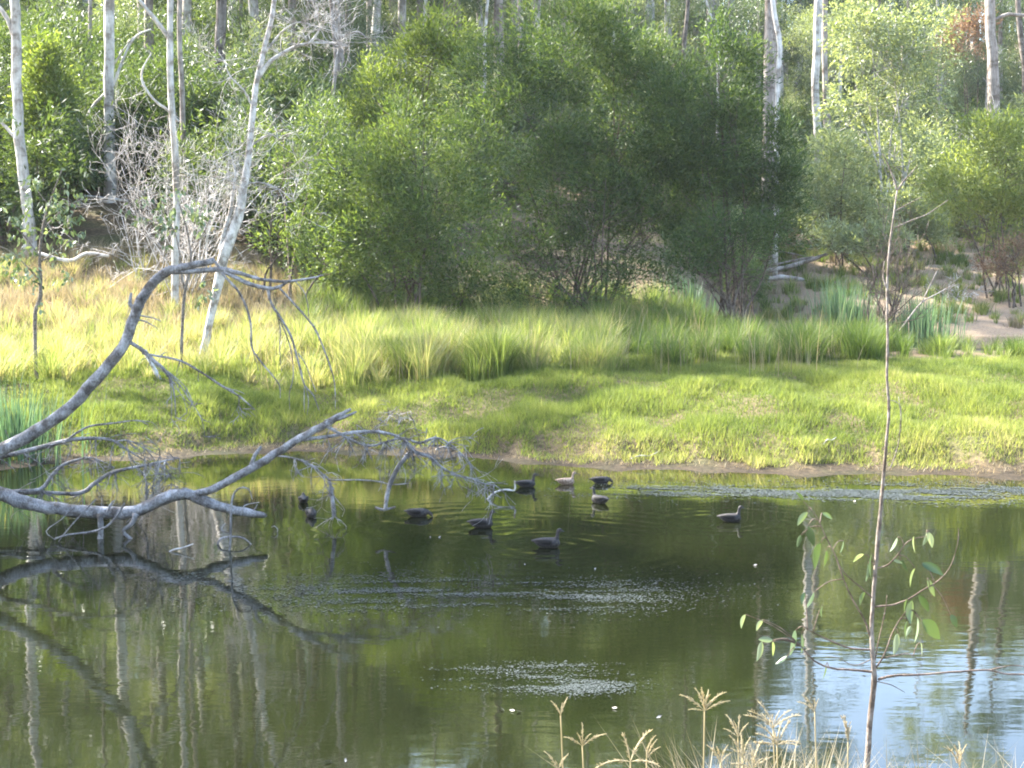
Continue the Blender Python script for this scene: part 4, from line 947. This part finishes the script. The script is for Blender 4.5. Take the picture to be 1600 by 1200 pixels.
# ------------------------------------------------------------------ ducks
def duck_mats():
    m, t, o = nodes('duck_feathers')
    tc = t.nodes.new('ShaderNodeTexCoord'); v = t.nodes.new('ShaderNodeTexVoronoi'); v.inputs['Scale'].default_value = 26
    t.links.new(tc.outputs['Object'], v.inputs['Vector'])
    r = ramp(t, [(.1, (.009, .0075, .0065)), (.5, (.016, .013, .011)), (.75, (.042, .033, .026))]); t.links.new(v.outputs['Distance'], r.inputs[0])
    p = t.nodes.new('ShaderNodeBsdfPrincipled'); p.inputs['Roughness'].default_value = .7; t.links.new(r.outputs[0], p.inputs['Base Color']); t.links.new(p.outputs[0], o.inputs[0])
    M['duck'] = m
    m, t, o = nodes('duck_sunlit_buff')  # brighter copy of the feathers, sunlight put into the plumage colour
    tc = t.nodes.new('ShaderNodeTexCoord'); v = t.nodes.new('ShaderNodeTexVoronoi'); v.inputs['Scale'].default_value = 26
    t.links.new(tc.outputs['Object'], v.inputs['Vector'])
    r = ramp(t, [(.1, (.11, .065, .04)), (.5, (.24, .155, .10)), (.8, (.38, .28, .20))]); t.links.new(v.outputs['Distance'], r.inputs[0])
    p = t.nodes.new('ShaderNodeBsdfPrincipled'); p.inputs['Roughness'].default_value = .7; t.links.new(r.outputs[0], p.inputs['Base Color']); t.links.new(p.outputs[0], o.inputs[0])
    M['duck_sunlit'] = m
    for n, c in (('duck_bill', (.05, .055, .05)), ('duck_eye', (.01, .008, .006)), ('duck_face', (.16, .12, .085)), ('duck_wing', (.013, .011, .009))):
        m, t, o = nodes(n); p = t.nodes.new('ShaderNodeBsdfPrincipled'); p.inputs['Base Color'].default_value = (*c, 1); p.inputs['Roughness'].default_value = .7; p.inputs['Specular IOR Level'].default_value = .25; t.links.new(p.outputs[0], o.inputs[0]); M[n] = m
duck_mats()

def loft(mb, rings_, sides=14):
    """rings_: (centre, ry (sideways), rn (in plane), axis dir) in the xz plane"""
    V = []; n = len(rings_); a = np.arange(sides) * 2 * math.pi / sides
    for (c, ry, rn, d) in rings_:
        c = np.array(c, float); d = unit(np.array(d, float)); nrm = np.array([-d[2], 0, d[0]])
        V.append(c + (np.cos(a) * ry)[:, None] * np.array([0, 1.0, 0]) + (np.sin(a) * rn)[:, None] * nrm)
    V = np.concatenate(V + [np.array([rings_[-1][0]]), np.array([rings_[0][0]])])
    Fc = [(i * sides + k, i * sides + (k + 1) % sides, (i + 1) * sides + (k + 1) % sides, (i + 1) * sides + k) for i in range(n - 1) for k in range(sides)]
    e = n * sides
    for k in range(sides): Fc += [((n - 1) * sides + k, (n - 1) * sides + (k + 1) % sides, e, e), ((k + 1) % sides, k, e + 1, e + 1)]
    mb.add(V, Fc)

def duck_shape(pose):
    """body, neck and head in one surface; x forward, waterline z = 0"""
    mb = MB()
    loft(mb, [((-.27, 0, .085), .018, .008, (1, 0, 0)), ((-.22, 0, .085), .05, .022, (1, 0, -.1)), ((-.16, 0, .065), .082, .05, (1, 0, -.1)), ((-.08, 0, .05), .105, .082, (1, 0, 0)), ((.02, 0, .045), .112, .092, (1, 0, 0)), ((.11, 0, .05), .10, .088, (1, 0, .1)), ((.17, 0, .06), .072, .066, (1, 0, .2)), ((.205, 0, .07), .035, .036, (1, 0, .3))])
    if pose == 'up':
        path = [(.12, .06, .062), (.155, .11, .046), (.168, .155, .034), (.172, .195, .031), (.182, .228, .035), (.205, .246, .036), (.232, .244, .026), (.247, .238, .014)]; head = (.207, .243); bill = ((.235, .240), (1, 0, -.28))
    elif pose == 'low':
        path = [(.11, .07, .06), (.17, .085, .044), (.215, .075, .034), (.245, .055, .032), (.265, .035, .034), (.285, .018, .03), (.300, .004, .018), (.306, -.004, .01)]; head = (.27, .03); bill = ((.295, .008), (.55, 0, -.85))
    else:
        path = [(.10, .07, .06), (.11, .12, .05), (.08, .145, .042), (.045, .15, .038), (.015, .148, .036), (-.012, .142, .026), (-.028, .137, .014)]; head = (.02, .148); bill = ((-.02, .138), (-1, 0, -.35))
    rg = []
    for i, (x, z, r) in enumerate(path):
        a = path[max(i - 1, 0)]; b = path[min(i + 1, len(path) - 1)]
        rg.append(((x, 0, z), r * .86, r, (b[0] - a[0], 0, b[1] - a[1])))
    loft(mb, rg)
    me = mb.mesh('body', M['duck'])
    o = bpy.data.objects.new('tmp', me); COL.objects.link(o)
    md = o.modifiers.new('r', 'REMESH'); md.mode = 'VOXEL'; md.voxel_size = .009
    ms = o.modifiers.new('s', 'SMOOTH'); ms.iterations = 5; ms.factor = .5
    bpy.context.view_layer.update()
    out = bpy.data.meshes.new_from_object(o.evaluated_get(bpy.context.evaluated_depsgraph_get()))
    out.name = 'body'; out.polygons.foreach_set('use_smooth', np.ones(len(out.polygons), bool))
    bpy.data.objects.remove(o)
    bl = MB(); (bx, bz), d = bill; d = np.array(d) / np.linalg.norm(d)
    loft(bl, [((bx, 0, bz), .016, .014, d), (np.array((bx, 0, bz)) + d * .02, .014, .010, d), (np.array((bx, 0, bz)) + d * .045, .015, .006, d), (np.array((bx, 0, bz)) + d * .056, .008, .003, d)], 8)
    ey = {}
    for s in (-1, 1):
        e = MB(); c = np.array((head[0] + .006 * (1 if d[0] > 0 else -1), s * .029, head[1] + .008)); loft(e, [(c + np.array((-.005, 0, 0)), .001, .001, (1, 0, 0)), (c, .004, .005, (1, 0, 0)), (c + np.array((.005, 0, 0)), .001, .001, (1, 0, 0))], 6); ey[s] = e.mesh('eye', M['duck_eye'])
    wg = {}
    for s in (-1, 1):
        w = MB(); V = []
        loft(w, [((-.21, s * .045, .098), .012, .008, (1, 0, -.1)), ((-.14, s * .075, .092), .022, .026, (1, 0, -.05)), ((-.05, s * .096, .08), .022, .042, (1, 0, 0)), ((.04, s * .1, .075), .02, .04, (1, 0, 0)), ((.09, s * .09, .075), .01, .022, (1, 0, 0))], 8); wg[s] = w.mesh('wing', M['duck_wing'])
    return out, bl.mesh('bill', M['duck_bill']), ey, wg
SHAPE = {p: duck_shape(p) for p in ('up', 'low', 'back')}
def sunlit_copy(me):
    c = me.copy(); c.materials.clear(); c.materials.append(M['duck_sunlit']); return c
def duck(label, x, y, ang, pose='up', s=1.0, pale=False):
    body, bill, ey, wg = SHAPE[pose]
    p = water_at(x, y); root = empty('duck', p + Vector((0, 0, .012)), label, 'duck', 'ducks swimming on the pond')
    root.rotation_euler = (0, 0, R(ang)); s *= .9; root.scale = (s, s, s * 1.12)
    bd = obj('body', sunlit_copy(body) if pale else body, root); obj('bill', bill, bd)
    for k in (-1, 1):
        obj('eye', ey[k], bd); obj('wing', sunlit_copy(wg[k]) if pale else wg[k], root)
duck('dark duck swimming right with raised head, close by the hanging twigs', 752, 824, 4, 'up', 1.04)
duck('nearest dark duck swimming right, lowest in the picture', 855, 855, -4, 'up', 1.06)
duck('dark duck swimming right alone at the right side of the pond', 1141, 815, 0, 'up', .98)
duck('dark duck turned away to the left behind the nearest one', 937, 786, 132, 'up', 1.0)
duck('pale buff duck in the sun near the far shore', 884, 757, -3, 'up', .92, True)
duck('dark duck with its head down just beyond the bill of the buff duck', 938, 755, 8, 'low', .95)
duck('dim grey-brown duck between the buff duck and the arched stick', 822, 761, 2, 'up', .98)
duck('dark duck dipping its bill next to the prop branch', 652, 807, -6, 'low', 1.0)
duck('duck seen from behind between the log end and the forked twig', 486, 807, -68, 'back', .9)
duck('small dim duck resting behind the one seen from behind', 474, 785, 100, 'back', .9)

# ------------------------------------------------------------------ the near sapling
def near_sapling():
    D = 5.6; nr = np.random.default_rng(9); rnd = random.Random(9)
    base = on_ground(1354, D, -.05)
    root = empty('near_sapling', base, 'thin bare-topped gum sapling in front with a few broad leaves low down', 'sapling')
    mat = M['sapling_bark']
    b0 = base.copy()
    mb = MB(); W = [Vector((0, 0, 0))] + [P(x, y, D) - base for x, y, r in TR]; rr = [5.8 * D / F] + [r * D / F * .51 for x, y, r in TR]
    mb.tube(W, rr, 9, 3, .05, nr); obj('trunk', mb.mesh('trunk', mat), root)
    samples = []
    for pth in BRANCHES:
        mb = MB(); Wp = px_tube(mb, pth, D, 6, 4, nr, .10, base); bo = obj('branch', mb.mesh('branch', M['twig'] if pth[0][1] > 760 else mat), root)
        pp, _ = catmull(np.array([list(w) for w in Wp]), np.ones(len(Wp)), 6); samples += [(Vector(p), bo) for p in pp]
    lm = []
    for v in range(3):
        bm = []; n = 9; r2 = random.Random(v); wid = [.34, .42, .27][v]
        V, Fc = [], []
        for i in range(n):
            t = i / (n - 1); w = wid * (math.sin(math.pi * t ** .8) ** .85) * .5 + .004
            z = -.10 * t * t; c = .05 * math.sin(3 * t + v)
            V += [(t, -w + c, z + w * .35), (t, c, z), (t, w + c, z + w * .35 * (1 if v != 1 else -.4))]
        for i in range(n - 1):
            a = 3 * i; Fc += [(a, a + 3, a + 4, a + 1), (a + 1, a + 4, a + 5, a + 2)]
        lm.append((V, Fc))
    meshes = {}
    def leaf_mesh(v, tone):
        if (v, tone) not in meshes:
            V, Fc = lm[v]; meshes[(v, tone)] = mesh_np('leaf', V, Fc, M['sapling_leaf'], np.full(len(V), tone), True)
        return meshes[(v, tone)]
    for i, (x, y, l, ang, tone, v, off) in enumerate(LEAVES):
        p = P(x, y, D + off) - base
        near, bo = min(samples, key=lambda q: (q[0] - p).length)
        if (near - p).length > .015:
            tb = MB(); tb.tube([near, near.lerp(p, .5) + Vector((0, 0, .015)), p], [.0022, .0018, .0013], 4, 3); obj('leaf_stalk', tb.mesh('leaf_stalk', M['twig']), bo)
        o = obj('leaf', leaf_mesh(v, tone), bo, p)
        d = Vector((math.cos(R(ang)), rnd.uniform(-.45, .45), -math.sin(R(ang)))).normalized()
        q = d.to_track_quat('X', 'Z'); q = q @ Quaternion((1, 0, 0), R(rnd.choice([70, 100, 55, 120, 85])))
        o.rotation_mode = 'QUATERNION'; o.rotation_quaternion = q; s = l * D / F * .95; o.scale = (s, s, s)
TR = [(1353, 1215, 10), (1356, 1180, 9.2), (1360, 1120, 8.6), (1366, 1065, 9), (1364, 1030, 7), (1362, 985, 6.8), (1364, 940, 6.4), (1368, 890, 6.2), (1372, 845, 7), (1375, 810, 6.4), (1379, 760, 5.5), (1385, 690, 4.8), (1389, 640, 4.5), (1386, 590, 4.2), (1387, 530, 4), (1386, 450, 3.6), (1390, 385, 3.2), (1396, 340, 2.9), (1402, 297, 2.6)]
BRANCHES = [
    [(1402, 297, 2.2), (1396, 278, 1.7), (1388, 258, 1.3), (1379, 240, .8)], [(1402, 297, 2.2), (1412, 283, 1.8), (1424, 270, 1.2), (1434, 258, .8)], [(1398, 330, 1.4), (1420, 318, 1.1), (1440, 308, .7)],
    [(1397, 356, 1.8), (1425, 344, 1.4), (1450, 334, 1.1), (1482, 312, .7)], [(1385, 450, 1.6), (1380, 434, 1.4), (1382, 408, .9)],
    [(1390, 735, 1.2), (1402, 700, 1), (1408, 660, .8), (1404, 620, .6)], [(1388, 625, 1), (1400, 628, .9), (1408, 640, .7), (1405, 680, .5)],
    [(1366, 1050, 3), (1335, 1047, 2.4), (1300, 1044, 2.2), (1272, 1032, 1.9), (1250, 1008, 1.4)],
    [(1372, 1062, 3), (1395, 1056, 2.4), (1440, 1054, 2.1), (1490, 1050, 2), (1545, 1047, 1.8), (1570, 1053, 1.6), (1606, 1054, 1.4)], [(1545, 1047, 1.2), (1580, 1040, 1), (1606, 1042, .8)],
    [(1363, 1015, 2.2), (1330, 1013, 1.9), (1295, 1000, 1.6), (1262, 984, 1.1)],
    [(1362, 1000, 2.2), (1350, 968, 2), (1333, 938, 1.8), (1318, 905, 1.7), (1306, 870, 1.5), (1290, 838, 1.3), (1276, 808, 1.1), (1255, 782, .8)],
    [(1364, 935, 1.8), (1345, 918, 1.5), (1322, 898, 1.2), (1308, 878, .9)],
    [(1366, 948, 2.2), (1395, 945, 2), (1420, 936, 1.8), (1440, 923, 1.5), (1465, 908, 1.1), (1485, 885, .9), (1496, 850, .8), (1498, 826, .6)],
    [(1368, 888, 2), (1385, 884, 1.7), (1400, 870, 1.3), (1420, 845, 1), (1448, 838, .7)], [(1368, 1045, 1.8), (1382, 1022, 1.6), (1396, 985, 1.3), (1412, 960, 1), (1425, 942, .8)],
    [(1366, 1040, 1.5), (1372, 1005, 1.3), (1382, 960, 1.1), (1386, 930, .7)], [(1380, 1028, 1.2), (1400, 1024, 1.1), (1420, 1022, .9), (1438, 1032, .6)], [(1366, 1064, 1.2), (1392, 1070, 1), (1414, 1082, .5)], [(1362, 1030, 1.1), (1335, 1040, .9), (1310, 1028, .7), (1290, 1026, .5)]]
LEAVES = [  # x, y, length px, direction (clockwise from right), tone, shape, depth offset
    (1255, 782, 20, 230, .35, 0, 0), (1262, 800, 30, 130, .55, 0, .05), (1285, 802, 24, 30, .5, 0, .1), (1262, 822, 36, 75, .12, 1, 0), (1252, 836, 24, 100, .2, 0, 0), (1283, 848, 46, 110, .15, 1, 0), (1290, 860, 30, 85, .25, 2, .05), (1258, 925, 22, 110, .2, 0, 0), (1272, 925, 38, 105, .2, 0, 0), (1285, 945, 22, 100, .3, 0, .05), (1165, 960, 26, 115, .9, 0, 0),
    (1192, 968, 22, 120, .95, 0, 0), (1208, 1000, 30, 185, .8, 0, 0), (1192, 1003, 36, 105, .95, 2, 0), (1206, 1003, 30, 75, .85, 2, 0), (1243, 985, 46, 95, .3, 1, 0), (1252, 990, 40, 80, .4, 0, .05), (1230, 1026, 24, 140, .9, 2, 0), (1350, 866, 24, 150, 1, 0, 0), (1362, 865, 42, 100, .2, 0, -.03), (1356, 880, 36, 85, .3, 0, 0), (1402, 840, 30, 105, .75, 0, 0),
    (1428, 838, 28, 95, .9, 0, 0), (1448, 830, 30, 70, .95, 0, 0), (1452, 832, 26, 110, .9, 2, 0), (1396, 875, 16, 20, .8, 0, 0), (1408, 875, 22, 60, .2, 2, 0), (1440, 880, 42, 28, .12, 0, 0), (1430, 888, 34, 115, .8, 0, 0), (1448, 905, 34, 60, .6, 2, 0), (1436, 930, 34, 60, .2, 0, 0), (1425, 938, 40, 95, .5, 0, 0), (1418, 935, 26, 110, .35, 0, 0),
    (1440, 970, 52, 42, .3, 1, 0), (1485, 960, 24, 65, .3, 1, 0), (1404, 990, 38, 100, .95, 2, 0), (1418, 970, 34, 105, .35, 0, 0), (1424, 978, 20, 110, .9, 0, 0), (1434, 965, 46, 88, .8, 2, 0), (1438, 1004, 28, 70, .95, 2, 0), (1290, 1040, 30, 90, .3, 2, .05), (1318, 845, 24, 95, .55, 2, .05), (1352, 925, 26, 120, .3, 0, 0)]
near_sapling()

# ------------------------------------------------------------------ near grass seed heads
def spike_mesh(v):
    r = np.random.default_rng(500 + v); mb = MB(); n = 8
    pts = [(t / 7, 0, .10 * math.sin(t / 7 * 2.2) - [.05, .22, -.05][v] * (t / 7) ** 2) for t in range(n)]
    mb.tube(pts, [.008, .015, .019, .021, .021, .019, .015, .008], 5, 2)
    for i in range(30):
        t = r.uniform(.12, .98); p = Vector((t, 0, .10 * math.sin(t * 2.2) - [.05, .22, -.05][v] * t * t))
        a = r.uniform(0, 6.28); d = Vector((.8, .55 * math.cos(a), .55 * math.sin(a)))
        mb.tube([p, p + d * .12], [.013, .005], 3, 1)
    me = mb.mesh('spike', M['seed']); at = me.attributes.new('tint', 'FLOAT', 'POINT'); at.data.foreach_set('value', r.random(len(me.vertices)).astype(np.float32)); return me
SPIKE = [spike_mesh(v) for v in range(3)]
def seed_head(label, x, y, D, spread, n, lenpx, kind=0, tilt=0, closed=1.0, stalk_dx=0):
    r = random.Random(int(x * 7 + y)); top = P(x, y, D); b = on_ground(x + stalk_dx, D - .05, -.03)
    root = empty('grass_seed_head', b, label, 'grass stem', 'fingered grass heads on the near bank')
    mb = MB(); t = top - b; mb.tube([(0, 0, 0), t * .5 + Vector((.01, 0, .02)), t], [.0025, .0023, .002], 5, 4)
    me = mb.mesh('stalk', M['seed']); obj('stalk', me, root)
    n = max(n - 2, 3) if n > 5 else n
    for i in range(n):
        f = (i + .5) / n * 2 - 1 + r.uniform(-.12, .12)
        ang = R(90 + tilt - f * spread * .5 + r.uniform(-6, 6)); dep = r.uniform(-.6, .6) * closed
        d = Vector((math.cos(ang), dep, math.sin(ang))).normalized()
        o = obj('spike', SPIKE[kind if r.random() < .7 else r.randint(0, 2)], root, t)
        q = d.to_track_quat('X', 'Z'); o.rotation_mode = 'QUATERNION'; o.rotation_quaternion = q
        s = lenpx * D / F * r.uniform(.6, 1.25); o.scale = (s, s, s)
SH = [('tallest many-fingered straw grass head near the bottom middle', 1101, 1111, 4.3, 165, 11, 42, 0, 0, -10), ('six-fingered grass head left of the tallest one', 910, 1166, 4.1, 150, 7, 42, 0, 0, 4), ('thin dull grass head above the six-fingered one', 876, 1118, 4.6, 80, 4, 34, 0, 4, 2),
      ('brown dim grass head just right of the tallest one', 1153, 1152, 4.8, 130, 5, 40, 0, 10, 8), ('two-tier feathery grass head left of the thin sapling', 1208, 1138, 4.6, 150, 9, 42, 1, 0, 12), ('drooping lower grass head under the two-tier one', 1214, 1164, 4.5, 190, 10, 42, 1, 0, 8),
      ('short star-like grass head at the bottom edge by the tallest one', 1126, 1192, 4.0, 130, 6, 34, 0, 0, 0), ('bright stubby grass head at the bottom edge', 1160, 1184, 4.0, 140, 7, 34, 0, -8, 2), ('low wide grass head at the bottom edge before the two-tier one', 1176, 1202, 3.9, 150, 8, 40, 0, 0, 0),
      ('arching drooped grass head at the bottom middle', 985, 1190, 4.0, 230, 6, 52, 1, 0, 2), ('thin side grass head between the arching and the tallest', 1010, 1186, 4.2, 50, 3, 42, 0, -25, 0), ('closed broom-like grass head left of the sapling stem', 1325, 1160, 4.7, 44, 9, 38, 0, 0, 2),
      ('faint pale grass head above the broom-like one', 1273, 1112, 5.2, 100, 4, 28, 0, 20, 12), ('pale grass head low at the right of the sapling stem', 1500, 1200, 4.2, 70, 4, 46, 0, 10, 4), ('small grass head cut by the bottom edge at the left', 872, 1203, 3.9, 120, 4, 34, 0, 0, 0)]
for (lb, x, y, D, spd, n, l, k, tl, dx) in SH: seed_head(lb, x, y, D, spd, n, l, k, tl, .25 if 'broom' in lb else 1.0, dx)

def near_grass():
    n = 5200
    x = np.concatenate([rng.normal(1200, 150, n // 2), rng.uniform(1050, 1750, n // 7), rng.uniform(-100, 1700, n // 8)]); D = rng.uniform(3.6, 6.2, len(x))
    X = (x - 800) / F * D
    H_ = rng.uniform(.25, .62, len(x)) * np.where(x > 1080, 1.0, .45)
    o = obj('near_grass', blades('near_grass', X, D, H_, rng.uniform(.003, .006, len(x)), rng.uniform(.1, 1.1, len(x)), 4, M['grass_dry'], np.clip(rng.normal(.5, .25, len(x)), 0, 1), rng))
    tag(o, 'dry straw blades of grass along the near bank', 'grass', kind='stuff')
near_grass()

# ------------------------------------------------------------------ air
def haze(density):  # volume added to imitate the veil of lens glare
    x0, x1, y0, y1, z0, z1 = -705, 705, -305, 805, -2.2, 100
    me = bpy.data.meshes.new('haze')
    me.from_pydata([(x, y, z) for z in (z0, z1) for y in (y0, y1) for x in (x0, x1)], [], [(0, 2, 3, 1), (4, 5, 7, 6), (0, 1, 5, 4), (2, 6, 7, 3), (0, 4, 6, 2), (1, 3, 7, 5)])
    m, t, o = nodes('haze')
    v = t.nodes.new('ShaderNodeVolumePrincipled'); v.inputs['Color'].default_value = (.94, .96, 1, 1); v.inputs['Density'].default_value = density; v.inputs['Anisotropy'].default_value = .1
    t.links.new(v.outputs[0], o.inputs['Volume']); me.materials.append(m)
    tag(obj('haze', me), 'thin bright haze in the air over the pond', 'haze', kind='stuff')
haze(.00012)
